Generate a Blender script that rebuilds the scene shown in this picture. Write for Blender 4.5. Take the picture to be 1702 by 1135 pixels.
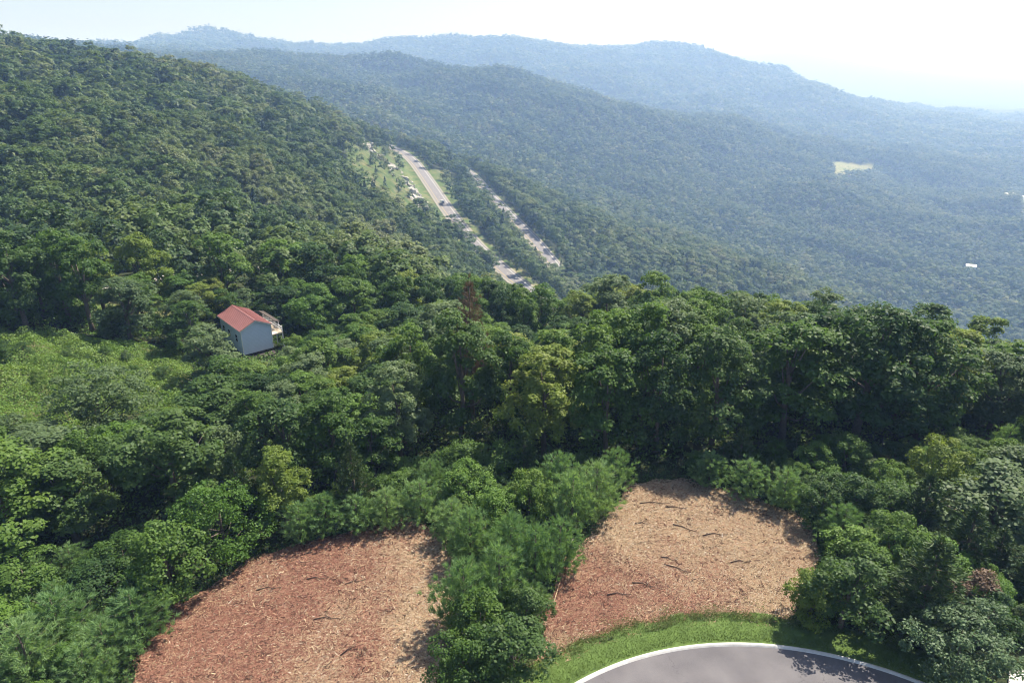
import bpy, bmesh, math, random
import numpy as np
from mathutils import Vector, Matrix
R_=math.radians
scene=bpy.context.scene
for o in list(bpy.data.objects): bpy.data.objects.remove(o)

# ------------------------------------------------------------------ camera
cam_d=bpy.data.cameras.new('camera'); cam=bpy.data.objects.new('camera',cam_d); scene.collection.objects.link(cam)
cam_d.sensor_width=36; cam_d.lens=24; cam_d.clip_start=.5; cam_d.clip_end=90000
cam.location=(0,0,40); cam.rotation_euler=(R_(68),0,0); scene.camera=cam
# ------------------------------------------------------------------ sky, sun, exposure
SUN_AZ,SUN_EL=47.0,55.0          # degrees clockwise from +Y, degrees above the horizon
world=bpy.data.worlds.new('World'); scene.world=world; world.use_nodes=True
wn=world.node_tree.nodes; wl=world.node_tree.links; wn.clear()
sky=wn.new('ShaderNodeTexSky'); sky.sky_type='NISHITA'; sky.sun_disc=False
sky.sun_elevation=R_(SUN_EL); sky.sun_rotation=R_(SUN_AZ); sky.altitude=300; sky.air_density=1.0; sky.dust_density=2.5; sky.ozone_density=1.0
bg=wn.new('ShaderNodeBackground'); bg.inputs['Strength'].default_value=.095
wo=wn.new('ShaderNodeOutputWorld'); wl.new(sky.outputs[0],bg.inputs[0]); wl.new(bg.outputs[0],wo.inputs[0])
sd=bpy.data.lights.new('sun','SUN'); sd.energy=5.0; sd.angle=R_(.53); sd.color=(1,.94,.84)
sun=bpy.data.objects.new('sun',sd); scene.collection.objects.link(sun)
sv=Vector((math.sin(R_(SUN_AZ))*math.cos(R_(SUN_EL)),math.cos(R_(SUN_AZ))*math.cos(R_(SUN_EL)),math.sin(R_(SUN_EL))))
sun.rotation_euler=sv.to_track_quat('Z','Y').to_euler(); sun.location=(0,0,300)
vs=scene.view_settings; vs.view_transform='Standard'; vs.look='None'; vs.exposure=1.0; vs.gamma=1; vs.use_curve_mapping=False
HAZE_DENSITY=.00024; HAZE_COLOR=(.36,.56,1.0,1); HAZE_G=.1
cy=scene.cycles
cy.max_bounces=6; cy.diffuse_bounces=3; cy.glossy_bounces=2; cy.transmission_bounces=3; cy.transparent_max_bounces=8; cy.volume_bounces=1
cy.use_denoising=True; cy.denoiser='OPENIMAGEDENOISE'; cy.caustics_reflective=False; cy.caustics_refractive=False
cy.sample_clamp_indirect=4; cy.filter_width=1.05
# ------------------------------------------------------------------ shape of the land
CAM_Z=40.0; PITCH=math.radians(22.0); F=1134.7; CX=851.0; CY=567.5
def pix_dir(u,v):
    a=(u-CX)/F; b=-(v-CY)/F
    return np.array([a, math.cos(PITCH)+b*math.sin(PITCH), -math.sin(PITCH)+b*math.cos(PITCH)])
def at_d(u,v,d):
    r=pix_dir(u,v); s=d/math.hypot(r[0],r[1]); return r[0]*s, r[1]*s, CAM_Z+r[2]*s
def proj(x,y,z):
    dz=z-CAM_Z
    f=y*math.cos(PITCH)-dz*math.sin(PITCH); up=y*math.sin(PITCH)+dz*math.cos(PITCH)
    return CX+F*x/f, CY-F*up/f
# (u,v,d,canopy)
VIS=[
# left hillside
(0,72,560,15),(120,84,560,15),(250,90,600,15),(330,108,640,15),(420,136,690,15),(480,160,730,14),(560,185,770,14),(640,222,830,14),
(0,200,330,15),(0,300,235,15),(0,400,172,15),(200,150,440,15),(200,250,300,15),(200,350,215,15),(300,120,540,15),
(350,200,400,15),(350,300,285,15),(450,200,470,15),(450,300,320,15),(450,370,240,15),
(550,250,500,14),(550,350,310,14),(550,420,230,14),(620,300,500,12),(650,400,330,12),(700,430,320,12),(760,445,350,12),
(610,250,640,8),(680,330,590,2),
(440,440,185,0),(446,431,199,0),(350,452,176,0),(260,463,166,0),(100,600,108,0),(20,580,114,0),(330,650,96,0),(250,620,106,0),(415,590,112,0),(200,515,139,0),(60,505,143,0),(330,525,135,0),
# highway upper
(918,515,420,0),(850,460,480,0),(790,412,545,0),(745,350,630,0),(715,305,720,0),(690,270,820,0),(675,256,890,0),
# highway lower
(885,395,640,0),(850,360,700,0),(815,325,780,0),(785,290,880,0),
# ridge right of it
(700,240,960,14),(760,258,950,14),(830,285,930,14),(900,310,900,14),(1000,350,870,14),(1100,385,870,14),(1200,420,880,14),(1300,455,900,14),(1400,490,920,14),(1500,520,940,14),
(900,420,600,14),(1000,430,640,14),(1000,500,460,14),(930,480,480,14),(1100,480,600,14),(1250,480,720,14),
# middle ridge
(450,112,2600,14),(560,112,2600,14),(650,110,2500,14),(750,112,2500,14),(850,122,2400,14),(950,145,2300,14),(1050,172,2300,14),(1150,200,2300,14),(1250,225,2400,14),(1350,250,2500,14),(1450,270,2600,14),(1550,297,2500,14),
(600,150,1700,14),(650,205,1350,14),(700,200,1500,14),(800,200,1700,14),(800,250,1350,14),(900,250,1500,14),(1000,300,1400,14),(1100,330,1400,14),(1200,300,1800,14),(1200,380,1300,14),(1300,400,1350,14),(1400,450,1220,14),(1500,480,1200,14),(1600,500,1200,14),(1690,540,1100,14),(1690,440,1500,14),(1600,380,1800,14),(1500,330,2100,14),(1690,340,2100,14),(1650,270,3000,14),(1415,275,2500,0),
# far ridge
(250,71,4500,10),(320,60,4500,10),(430,66,4500,10),(500,75,4500,10),(580,80,4500,10),(650,72,4800,10),(800,74,5000,10),(900,68,5000,10),(960,70,5000,10),(1050,82,5000,10),(1130,76,5000,10),(1180,82,5000,10),(1230,103,5000,10),(1300,125,5000,10),(1400,155,5000,10),(1500,185,5000,10),(1600,198,5200,10),(1690,205,5500,10),
(1000,140,3700,10),(1100,150,3900,10),(1200,180,3500,10),(1300,205,3500,10),(1450,228,3400,10),(1600,240,3700,10),
# distant range
(1240,92,14000,0),(1310,88,14000,0),(1380,98,14500,0),(1440,112,15000,0),(1530,120,16000,0),(1690,126,18000,0),
]
# (azimuth deg, d, z) points the picture does not show directly
HID=[]
for a in (-150,-100,-70,-45,-20,0,20,45,70,100,150,180):
    HID+=[(a,1.5,0.0),(a,14,0.0),(a,32,0.0)]
for a in (-60,-40,-20,0,20,40,60): HID+=[(a,48,0.0 if a>-30 else -.4)]
HID+=[(-62,65,-2),(-38,66,-1.8),(-20,66,-1.0),(0,66,-.4),(20,66,0),(40,66,0),(62,66,0),
(-60,100,-4),(-45,180,-12),(-12,120,-9),(-10,150,-15),(0,92,-2.5),(12,92,-1.5),(25,92,-1),(40,92,-1),(60,92,-1),
(0,150,-24),(12,132,-16),(27,125,-12),(40,118,-9),(60,118,-9),
(8,250,-82),(20,250,-92),(35,250,-95),(55,250,-90),(12,400,-125),(22,450,-175),(36,450,-190),(55,450,-190),(34,800,-290),(50,800,-300),(60,1500,-330),(55,3000,-330),
(-60,250,-15),(-60,560,40),(-75,560,35),(-60,1500,40),(-75,180,-10),
(-34,1100,40),(-20,1100,0),(-12,1050,-110),(-5,1120,-130),(3,1100,-165),(10,1080,-190),(17,1060,-230),(24,1080,-280),(30,1080,-300),
(-30,2000,40),(-34,3500,60),(-60,5000,60),(-10,3500,-60),(0,3200,-60),(5,2900,-120),(14,2900,-180),(20,3000,-220),(28,3100,-290),
(-30,7000,-150),(-10,7000,-200),(10,7000,-250),(20,7000,-320),(30,7500,-335),(40,7000,-335),(25,10000,-335),(35,10500,-335),(0,10000,-250),(-30,12000,-250),(60,9000,-335),
(0,17000,-150),(-30,18000,-200),(60,18000,-250),(25,21000,-100),(35,22000,-100),
(0,26000,-250),(30,26000,-250),(60,26000,-250),(-30,26000,-250),(-60,26000,-250),
(110,200,-40),(110,1000,-250),(110,5000,-330),(110,24000,-250),(180,150,-6),(180,1000,-60),(180,5000,-150),(180,24000,-250),(-110,200,-5),(-110,1000,30),(-110,5000,-100),(-110,24000,-250)]
_P=[];_Z=[]
for u,v,d,h in VIS:
    x,y,z=at_d(u,v,d); _P.append((math.atan2(x,y),math.log(d))); _Z.append(z-h)
for a,d,z in HID:
    _P.append((math.radians(a),math.log(d))); _Z.append(z)
_P=np.array(_P); _Z=np.array(_Z)
def _k(A,B):
    dth=2*np.sin((A[:,None,0]-B[None,:,0])*.5)
    dl=A[:,None,1]-B[None,:,1]
    r=np.sqrt(dth**2*1.6+dl**2+1e-3)
    return r
_W=None
def _fit():
    global _W
    n=len(_P); A=np.zeros((n+2,n+2)); A[:n,:n]=_k(_P,_P)-np.eye(n)*0.004; A[:n,n]=1; A[n,:n]=1
    A[:n,n+1]=_P[:,1]; A[n+1,:n]=_P[:,1]
    _W=np.linalg.solve(A,np.concatenate([_Z,[0,0]]))
_fit()
def _hash(i,j,s):
    n=(i*374761393+j*668265263+s*1442695041)&0x7fffffff
    n=((n^(n>>13))*1274126177)&0x7fffffff
    return ((n^(n>>16))&0xffff)/65535.0
def vnoise(x,y,s=0):
    xi=np.floor(x).astype(np.int64); yi=np.floor(y).astype(np.int64); fx=x-xi; fy=y-yi
    fx=fx*fx*(3-2*fx); fy=fy*fy*(3-2*fy)
    a=_hash(xi,yi,s);b=_hash(xi+1,yi,s);c=_hash(xi,yi+1,s);d=_hash(xi+1,yi+1,s)
    return (a*(1-fx)+b*fx)*(1-fy)+(c*(1-fx)+d*fx)*fy-.5
def base_z(x,y):
    x=np.atleast_1d(np.asarray(x,float)); y=np.atleast_1d(np.asarray(y,float))
    d=np.maximum(np.hypot(x,y),1.5); Q=np.stack([np.arctan2(x,y),np.log(d)],1); n=len(_P)
    out=np.empty(len(x))
    for i in range(0,len(x),20000):
        q=Q[i:i+20000]; out[i:i+20000]=_k(q,_P)@_W[:n]+_W[n]+_W[n+1]*q[:,1]
    amp=np.clip((d-150)/500,0,1)
    far=np.clip((d-900)/1500,0,1)
    out+=amp*(9*vnoise(x/50,y/50,1)+16*vnoise(x/140,y/140,2))+far*(62*vnoise(x/420,y/420,3)+56*vnoise(x/190,y/150,5))*np.clip(1-(d-7000)/4000,0.15,1)
    out+=.35*vnoise(x/7,y/7,4)*np.clip((d-66)/30,0,1)
    return out
def road_pts(lst):
    return np.array([at_d(*p) for p in lst])
HWY_A=road_pts([(945,545,385),(918,515,420),(850,460,480),(790,408,550),(745,350,640),(715,305,730),(690,270,830),(672,254,900),(640,240,980)])
HWY_B=road_pts([(925,445,570),(885,395,640),(850,360,700),(815,325,780),(785,290,880),(765,278,950)])
def smooth_path(P,n=120):
    t=np.concatenate([[0],np.cumsum(np.linalg.norm(np.diff(P[:,:2],axis=0),axis=1))]); T=np.linspace(0,t[-1],n)
    Q=np.stack([np.interp(T,t,P[:,k]) for k in range(3)],1)
    for _ in range(40): Q[1:-1]=.25*Q[:-2]+.5*Q[1:-1]+.25*Q[2:]
    return Q
HA=smooth_path(HWY_A); HB=smooth_path(HWY_B)
def path_near(x,y,P):
    """nearest distance (signed: + is right of travel) and height of the path"""
    best=np.full(len(x),1e9); zz=np.zeros(len(x)); sg=np.zeros(len(x))
    for i in range(len(P)-1):
        a=P[i];b=P[i+1];e=b[:2]-a[:2];L=e@e
        t=np.clip(((x-a[0])*e[0]+(y-a[1])*e[1])/L,0,1)
        dx=x-a[0]-t*e[0];dy=y-a[1]-t*e[1];dd=np.hypot(dx,dy);m=dd<best
        best[m]=dd[m];zz[m]=(a[2]+t*(b[2]-a[2]))[m];sg[m]=np.sign(e[1]*dx-e[0]*dy)[m]
    return best*sg,zz
def ground_z(x,y):
    x=np.atleast_1d(np.asarray(x,float)); y=np.atleast_1d(np.asarray(y,float))
    z=base_z(x,y)
    m=(np.hypot(x,y)>330)&(np.hypot(x,y)<1050)&(np.abs(np.arctan2(x,y))<.4)
    if m.any():
        xm,ym=x[m],y[m]; zm=z[m]
        for P in (HB,HA):
            s,pz=path_near(xm,ym,P); w=np.clip((np.abs(s)-11)/22,0,1); w=w*w*(3-2*w)
            zm=(pz-.35)*(1-w)+zm*w
        z[m]=zm
    return z
# ------------------------------------------------------------------ mesh helpers
C=scene.collection
rng=np.random.default_rng(11); random.seed(5)
def mk_mesh(name,V,F,mat=None,attrs=None,smooth=False):
    """V (n,3); F (m,k) with one k"""
    V=np.asarray(V,np.float32); F=np.asarray(F,np.int32); m,k=F.shape
    me=bpy.data.meshes.new(name); me.vertices.add(len(V)); me.vertices.foreach_set('co',V.ravel())
    me.loops.add(m*k); me.loops.foreach_set('vertex_index',F.ravel())
    me.polygons.add(m); me.polygons.foreach_set('loop_start',np.arange(0,m*k,k,dtype=np.int32))
    if smooth: me.polygons.foreach_set('use_smooth',np.ones(m,bool))
    for an,av in (attrs or {}).items():
        a=me.attributes.new(an,'FLOAT','POINT'); a.data.foreach_set('value',np.asarray(av,np.float32))
    me.update(calc_edges=True)
    if mat: me.materials.append(mat)
    return me
def link(name,me,parent=None,loc=None,rotz=0,scale=None):
    o=bpy.data.objects.new(name,me); C.objects.link(o)
    if loc is not None: o.location=loc
    if rotz: o.rotation_euler=(0,0,rotz)
    if scale is not None: o.scale=scale
    if parent: o.parent=parent
    return o
def tag(o,label=None,cat=None,group=None,kind=None):
    if label: o['label']=label
    if cat: o['category']=cat
    if group: o['group']=group
    if kind: o['kind']=kind
    return o
class MB:
    """collects boxes, tubes and prisms into one mesh"""
    def __init__(s): s.v=[];s.f=[]
    def add(s,V,F):
        n=len(s.v); s.v+= [tuple(p) for p in V]; s.f+=[tuple(i+n for i in f) for f in F]; return s
    def box(s,c,d,rz=0):
        x,y,z=[q/2 for q in d]; V=[(sx*x,sy*y,sz*z) for sz in(-1,1) for sy in(-1,1) for sx in(-1,1)]
        ca,sa=math.cos(rz),math.sin(rz)
        V=[(c[0]+p[0]*ca-p[1]*sa,c[1]+p[0]*sa+p[1]*ca,c[2]+p[2]) for p in V]
        return s.add(V,[(0,2,3,1),(4,5,7,6),(0,1,5,4),(2,6,7,3),(0,4,6,2),(1,3,7,5)])
    def tube(s,P,r,n=6):
        P=[Vector(p) for p in P]; V=[];F=[]
        for i,p in enumerate(P):
            t=(P[min(i+1,len(P)-1)]-P[max(i-1,0)]).normalized()
            a=t.cross(Vector((0,0,1)) if abs(t.z)<.9 else Vector((1,0,0))).normalized(); b=t.cross(a)
            for k in range(n):
                q=2*math.pi*k/n; V.append(p+(a*math.cos(q)+b*math.sin(q))*r[i])
        for i in range(len(P)-1):
            for k in range(n):
                k2=(k+1)%n; F.append((i*n+k,i*n+k2,i*n+n+k2,i*n+n+k))
        F.append(tuple(range(n))[::-1]); F.append(tuple((len(P)-1)*n+k for k in range(n)))
        return s.add(V,F)
    def prism(s,pts,y0,y1):
        n=len(pts); V=[(p[0],y0,p[1]) for p in pts]+[(p[0],y1,p[1]) for p in pts]
        F=[tuple(range(n)),tuple(range(2*n-1,n-1,-1))]+[(i,i+n,(i+1)%n+n,(i+1)%n) for i in range(n)]
        return s.add(V,F)
    def mesh(s,name,mat,bevel=0,smooth=False):
        bm=bmesh.new(); vs_=[bm.verts.new(p) for p in s.v]
        for f in s.f:
            try: bm.faces.new([vs_[i] for i in f])
            except ValueError: pass
        bmesh.ops.recalc_face_normals(bm,faces=bm.faces)
        if bevel: bmesh.ops.bevel(bm,geom=bm.edges[:],offset=bevel,segments=1,affect='EDGES')
        if smooth:
            for f in bm.faces: f.smooth=True
        me=bpy.data.meshes.new(name); bm.to_mesh(me); bm.free(); me.materials.append(mat); return me
# ------------------------------------------------------------------ materials
def new_mat(name):
    m=bpy.data.materials.new(name); m.use_nodes=True; nt=m.node_tree; nt.nodes.clear()
    out=nt.nodes.new('ShaderNodeOutputMaterial'); return m,nt,out
def nd(nt,t,**kw):
    n=nt.nodes.new(t)
    for k,v in kw.items():
        if k.startswith('i_'):
            key=k[2:]; key=int(key) if key.isdigit() else key.replace('_',' ')
            n.inputs[key].default_value=v
        else: setattr(n,k,v)
    return n
def math_n(nt,op,a,b=None,c=None):
    n=nd(nt,'ShaderNodeMath',operation=op)
    for i,q in enumerate((a,b,c)):
        if q is None: continue
        if isinstance(q,(int,float)): n.inputs[i].default_value=q
        else: nt.links.new(q,n.inputs[i])
    return n.outputs[0]
def ramp(nt,fac,stops):
    r=nd(nt,'ShaderNodeValToRGB'); e=r.color_ramp.elements
    while len(e)>1: e.remove(e[-1])
    e[0].position=stops[0][0]; e[0].color=(*stops[0][1],1)
    for p,c in stops[1:]:
        q=e.new(p); q.color=(*c,1)
    nt.links.new(fac,r.inputs[0]); return r.outputs[0]
def leaf_mat(name,cols,trans=.45,wide=False,spec=.25,rough=.55,patch=.012,warm=1.0):
    """cols: colours that single leaves and trees range over"""
    cols=[(c[0]*1.8*warm,c[1]*1.52,c[2]*1.35) for c in cols]
    m,nt,out=new_mat(name); L=nt.links
    at=nd(nt,'ShaderNodeAttribute',attribute_name='tint'); oi=nd(nt,'ShaderNodeObjectInfo')
    f=math_n(nt,'MULTIPLY',at.outputs['Fac'],.45)
    f=math_n(nt,'MULTIPLY_ADD',oi.outputs['Random'],.55,f)
    if wide:   # stands of like trees: colour drifts over the hillside
        no=nd(nt,'ShaderNodeTexNoise',i_Scale=patch,i_Detail=2.0); L.new(oi.outputs['Location'],no.inputs['Vector'])
        f=math_n(nt,'MULTIPLY',at.outputs['Fac'],.16); f=math_n(nt,'MULTIPLY_ADD',oi.outputs['Random'],.60,f)
        g=math_n(nt,'MULTIPLY_ADD',no.outputs['Fac'],1.8,-.76); f=math_n(nt,'ADD',f,g)
    n=len(cols); col=ramp(nt,f,[(i/(n-1),c) for i,c in enumerate(cols)])
    di=nd(nt,'ShaderNodeBsdfPrincipled'); di.inputs['Roughness'].default_value=rough; di.inputs['Specular IOR Level'].default_value=spec
    L.new(col,di.inputs['Base Color'])
    tr=nd(nt,'ShaderNodeBsdfTranslucent'); mx=nd(nt,'ShaderNodeMix',data_type='RGBA',blend_type='MULTIPLY'); mx.inputs[0].default_value=1
    mx.inputs[7].default_value=(1.3,1.3,.65,1); L.new(col,mx.inputs[6]); L.new(mx.outputs[2],tr.inputs[0])
    ms=nd(nt,'ShaderNodeMixShader'); ms.inputs[0].default_value=trans; L.new(di.outputs[0],ms.inputs[1]); L.new(tr.outputs[0],ms.inputs[2])
    L.new(ms.outputs[0],out.inputs[0]); return m
def plain(name,col,rough=.7,var=.0,scale=3.0,metal=0,bump=0,bscale=40,spec=.3):
    m,nt,out=new_mat(name); L=nt.links
    b=nd(nt,'ShaderNodeBsdfPrincipled'); b.inputs['Roughness'].default_value=rough; b.inputs['Metallic'].default_value=metal; b.inputs['Specular IOR Level'].default_value=spec
    tc=nd(nt,'ShaderNodeTexCoord')
    if var:
        no=nd(nt,'ShaderNodeTexNoise',i_Scale=scale,i_Detail=6.0,i_Roughness=.65); L.new(tc.outputs['Object'],no.inputs['Vector'])
        c0=tuple(max(0,q*(1-var)) for q in col); c1=tuple(min(1,q*(1+var)) for q in col)
        L.new(ramp(nt,no.outputs['Fac'],[(.25,c0),(.75,c1)]),b.inputs['Base Color'])
    else: b.inputs['Base Color'].default_value=(*col,1)
    if bump:
        n2=nd(nt,'ShaderNodeTexNoise',i_Scale=bscale,i_Detail=4.0); L.new(tc.outputs['Object'],n2.inputs['Vector'])
        bp=nd(nt,'ShaderNodeBump'); bp.inputs['Strength'].default_value=bump; L.new(n2.outputs['Fac'],bp.inputs['Height']); L.new(bp.outputs[0],b.inputs['Normal'])
    L.new(b.outputs[0],out.inputs[0]); return m
def tint_mat(name,stops,rough=.8,trans=0):
    """colour read from the piece's own tint"""
    m,nt,out=new_mat(name); L=nt.links
    at=nd(nt,'ShaderNodeAttribute',attribute_name='tint'); b=nd(nt,'ShaderNodeBsdfPrincipled'); b.inputs['Roughness'].default_value=rough; b.inputs['Specular IOR Level'].default_value=.2
    col=ramp(nt,at.outputs['Fac'],stops); L.new(col,b.inputs['Base Color'])
    if trans:
        t=nd(nt,'ShaderNodeBsdfTranslucent'); L.new(col,t.inputs[0]); ms=nd(nt,'ShaderNodeMixShader'); ms.inputs[0].default_value=trans
        L.new(b.outputs[0],ms.inputs[1]); L.new(t.outputs[0],ms.inputs[2]); L.new(ms.outputs[0],out.inputs[0])
    else: L.new(b.outputs[0],out.inputs[0])
    return m
M={}
M['leaf_mid']=leaf_mat('leaf_mid',[(.022,.055,.014),(.040,.090,.020),(.062,.125,.026),(.085,.145,.035)])
M['leaf_dark']=leaf_mat('leaf_dark',[(.016,.042,.014),(.026,.064,.020),(.042,.088,.026),(.058,.108,.032)])
M['leaf_yellow']=leaf_mat('leaf_yellow',[(.062,.105,.020),(.090,.135,.026),(.120,.155,.036),(.14,.165,.05)],warm=0.88)
M['leaf_grey']=leaf_mat('leaf_grey',[(.050,.080,.034),(.075,.105,.050),(.100,.130,.066),(.13,.155,.085)],warm=0.78)
M['leaf_bright']=leaf_mat('leaf_bright',[(.032,.075,.013),(.050,.106,.018),(.070,.132,.024),(.092,.152,.034)],trans=.38,warm=0.9)
M['leaf_leathery']=leaf_mat('leaf_leathery',[(.030,.056,.024),(.045,.076,.034),(.062,.092,.046),(.085,.11,.065)],trans=.2,spec=.25,rough=.55,warm=0.8)
M['pine']=leaf_mat('pine',[(.060,.130,.055),(.085,.170,.075),(.115,.205,.095),(.145,.235,.12)],trans=.45,warm=.98)
M['cedar']=leaf_mat('cedar',[(.012,.032,.012),(.022,.050,.018),(.034,.066,.022),(.048,.080,.030)],trans=.15)
M['dead_needle']=leaf_mat('dead_needle',[(.040,.030,.022),(.058,.042,.030),(.075,.058,.042),(.09,.075,.055)],trans=.2)
FCOL=[(.020,.046,.020),(.028,.062,.022),(.040,.082,.024),(.056,.098,.030),(.070,.108,.044),(.088,.118,.058)]
M['forest_leaf']=leaf_mat('forest_leaf',FCOL,wide=True,trans=.35)
M['forest_pine']=leaf_mat('forest_pine',[(.016,.038,.020),(.024,.052,.026),(.034,.068,.032)],wide=True,trans=.15)
M['bark']=plain('bark',(.12,.095,.075),.9,.4,6,bump=.4,bscale=18)
M['bark_pale']=plain('bark_pale',(.26,.23,.20),.9,.3,6,bump=.3,bscale=18)
M['weed']=leaf_mat('weed',[(.035,.080,.018),(.060,.115,.024),(.088,.145,.030),(.125,.165,.050)],trans=.35,warm=0.8)
M['under']=leaf_mat('under',[(.022,.058,.016),(.036,.085,.022),(.055,.115,.028),(.08,.13,.04)],trans=.3)
# ------------------------------------------------------------------ leaves, crowns
def rand_unit(n):
    v=rng.normal(size=(n,3)); return v/np.linalg.norm(v,axis=1,keepdims=True)
def leaf_cards(P,N,size,aspect=.6,fold=.25):
    """diamond leaves, a little folded along the midrib: one quad each"""
    n=len(P); N=N/np.maximum(np.linalg.norm(N,axis=1,keepdims=True),1e-6)
    t=np.cross(N,rand_unit(n)); t/=np.maximum(np.linalg.norm(t,axis=1,keepdims=True),1e-6); b=np.cross(N,t)
    s=np.asarray(size).reshape(-1,1)*np.ones((n,1))
    V=np.empty((n,4,3)); V[:,0]=P-t*s*.5; V[:,1]=P+b*s*.5*aspect+N*s*fold*.5; V[:,2]=P+t*s*.5; V[:,3]=P-b*s*.5*aspect+N*s*fold*.5
    F=np.arange(n*4).reshape(n,4); return V.reshape(-1,3),F
def broad_crown(Rc,Hc,z0,lobes,clumps,per,leaf,crad=.3,outw=.55,egg=.15,flat=.85,gw=0.):
    """crown of big limbs' lobes, each set with leaf clumps; Rc radius, Hc height of crown, z0 its underside"""
    cen=[];rad=[]
    for i in range(lobes):
        a=2*math.pi*(i*.618+rng.random()*.25); h=(i+.5)/lobes; h=h*.8+.1+rng.uniform(-.08,.08)
        env=math.sin(math.pi*min(1,max(.02,h*(1-egg)+egg*.9)))**.7
        r=Rc*env*rng.uniform(.42,.72)*(0.25 if i==lobes-1 else 1)
        cen.append((r*math.cos(a),r*math.sin(a),z0+Hc*h)); rad.append(Rc*rng.uniform(.36,.52))
    cen=np.array(cen);rad=np.array(rad)
    k=max(1,clumps//lobes); CC=[];CR=[]
    for c,r in zip(cen,rad):
        d=rand_unit(k); d[:,2]=np.where(d[:,2]<-.45,-d[:,2],d[:,2])
        CC.append(c+d*r*np.array([1,1,flat])*rng.uniform(.7,1.08,(k,1))); CR.append(Rc*crad*rng.uniform(.65,1.25,k))
    CC=np.concatenate(CC);CR=np.concatenate(CR)
    mid=np.array([0,0,z0+Hc*.45]); n=len(CC)
    d=rand_unit(n*per); cc=np.repeat(CC,per,0); cr=np.repeat(CR,per)[:,None]
    out=cc-mid; out/=np.linalg.norm(out,axis=1,keepdims=True)
    # leaves sit on the clump's outer, upper side
    d=d+.55*out+np.array([0,0,.35]); d/=np.linalg.norm(d,axis=1,keepdims=True)
    P=cc+d*cr*rng.uniform(.45,1.08,(n*per,1))*np.array([1,1,.75])
    P[:,2]=np.maximum(P[:,2],.05)
    N=(d*(1-gw)+out*gw)*outw+rand_unit(n*per)*(1-outw)+np.array([0,0,.4*(1-gw*.6)])
    V,F=leaf_cards(P,N,leaf*rng.uniform(.6,1.35,n*per),aspect=.7)
    ct=np.repeat(rng.random(n),per)*.5+rng.random(n*per)*.5
    return V,F,np.repeat(ct,4),CC
def trunk_mesh(name,h,r,targets,mat,sides=7):
    b=MB(); lean=np.array([rng.uniform(-.05,.05)*h,rng.uniform(-.05,.05)*h])
    P=[(0,0,-.3)]+[(lean[0]*t*t+rng.uniform(-.04,.04)*h*.3,lean[1]*t*t+rng.uniform(-.04,.04)*h*.3,h*t) for t in(.15,.4,.7,1)]
    b.tube(P,[r*1.35,r*1.05,r*.85,r*.6,r*.2],sides)
    for q in targets:
        t=min(.9,max(.3,q[2]/h*.6)); s=np.array([lean[0]*t*t,lean[1]*t*t,h*t]); q=np.array(q); m=(s+q)/2+np.array([0,0,-.06*h])
        b.tube([s,m,q],[r*.45,r*.28,r*.07],5)
    return b.mesh(name,mat,smooth=True)
def needle_spray(P,D,length,width,per):
    """thin needles fanning out from tufts: one triangle each"""
    n=len(P)*per; p=np.repeat(P,per,0); d=np.repeat(D,per,0)+rand_unit(n)*.75; d/=np.linalg.norm(d,axis=1,keepdims=True)
    p=p+rand_unit(n)*length*.25
    s=np.cross(d,rand_unit(n)); s/=np.maximum(np.linalg.norm(s,axis=1,keepdims=True),1e-6)
    l=length*rng.uniform(.6,1.3,(n,1)); V=np.empty((n,3,3)); V[:,0]=p-s*width*.5; V[:,1]=p+s*width*.5; V[:,2]=p+d*l
    return V.reshape(-1,3),np.arange(n*3).reshape(n,3)
def pine_crown(H,Rb,whorls,arms,tufts,per,length=.34,width=.035,bare=.05,shape=.8,up=.35,drop=0.):
    P=[];D=[]; br=[]
    for w in range(whorls):
        t=(w+.5)/whorls; z=H*(bare+(1-bare)*t)*.96; r=Rb*(1-t**1.6)**shape*rng.uniform(.8,1.1)+.12
        n=max(3,int(arms*(1-.5*t)))
        for i in range(n):
            a=2*math.pi*(i/n+w*.31)+rng.uniform(-.25,.25); rr=r*rng.uniform(.7,1.12)
            e=np.array([math.cos(a),math.sin(a),0.]); k=max(2,int(tufts*rr/Rb))
            br.append(((0,0,z),tuple(e*rr+np.array([0,0,z+rr*(up-drop)]))))
            for j in range(k):
                q=(j+.6)/k; q=.2+.85*q
                P.append(e*rr*q+np.array([0,0,z+rr*q*(up*q-drop)])+rng.normal(size=3)*.09*rr); D.append(e*.7+np.array([0,0,.75-drop])+rng.normal(size=3)*.2)
    P.append(np.array([0,0,H]));D.append(np.array([0,0,1.]))
    P=np.array(P);D=np.array(D); V,F=needle_spray(P,D,length,width,per)
    tt=np.repeat(np.repeat(rng.random(len(P))*.6,per)+rng.random(len(P)*per)*.4,3)
    return V,F,tt,br
def pine_stem(name,H,r,br,mat):
    b=MB().tube([(0,0,-.2),(0,0,H*.5),(0,0,H*.97)],[r,r*.6,r*.12],6)
    for a,c in br[::3]: b.tube([a,c],[r*.22,r*.06],3)
    return b.mesh(name,mat,smooth=True)
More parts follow.
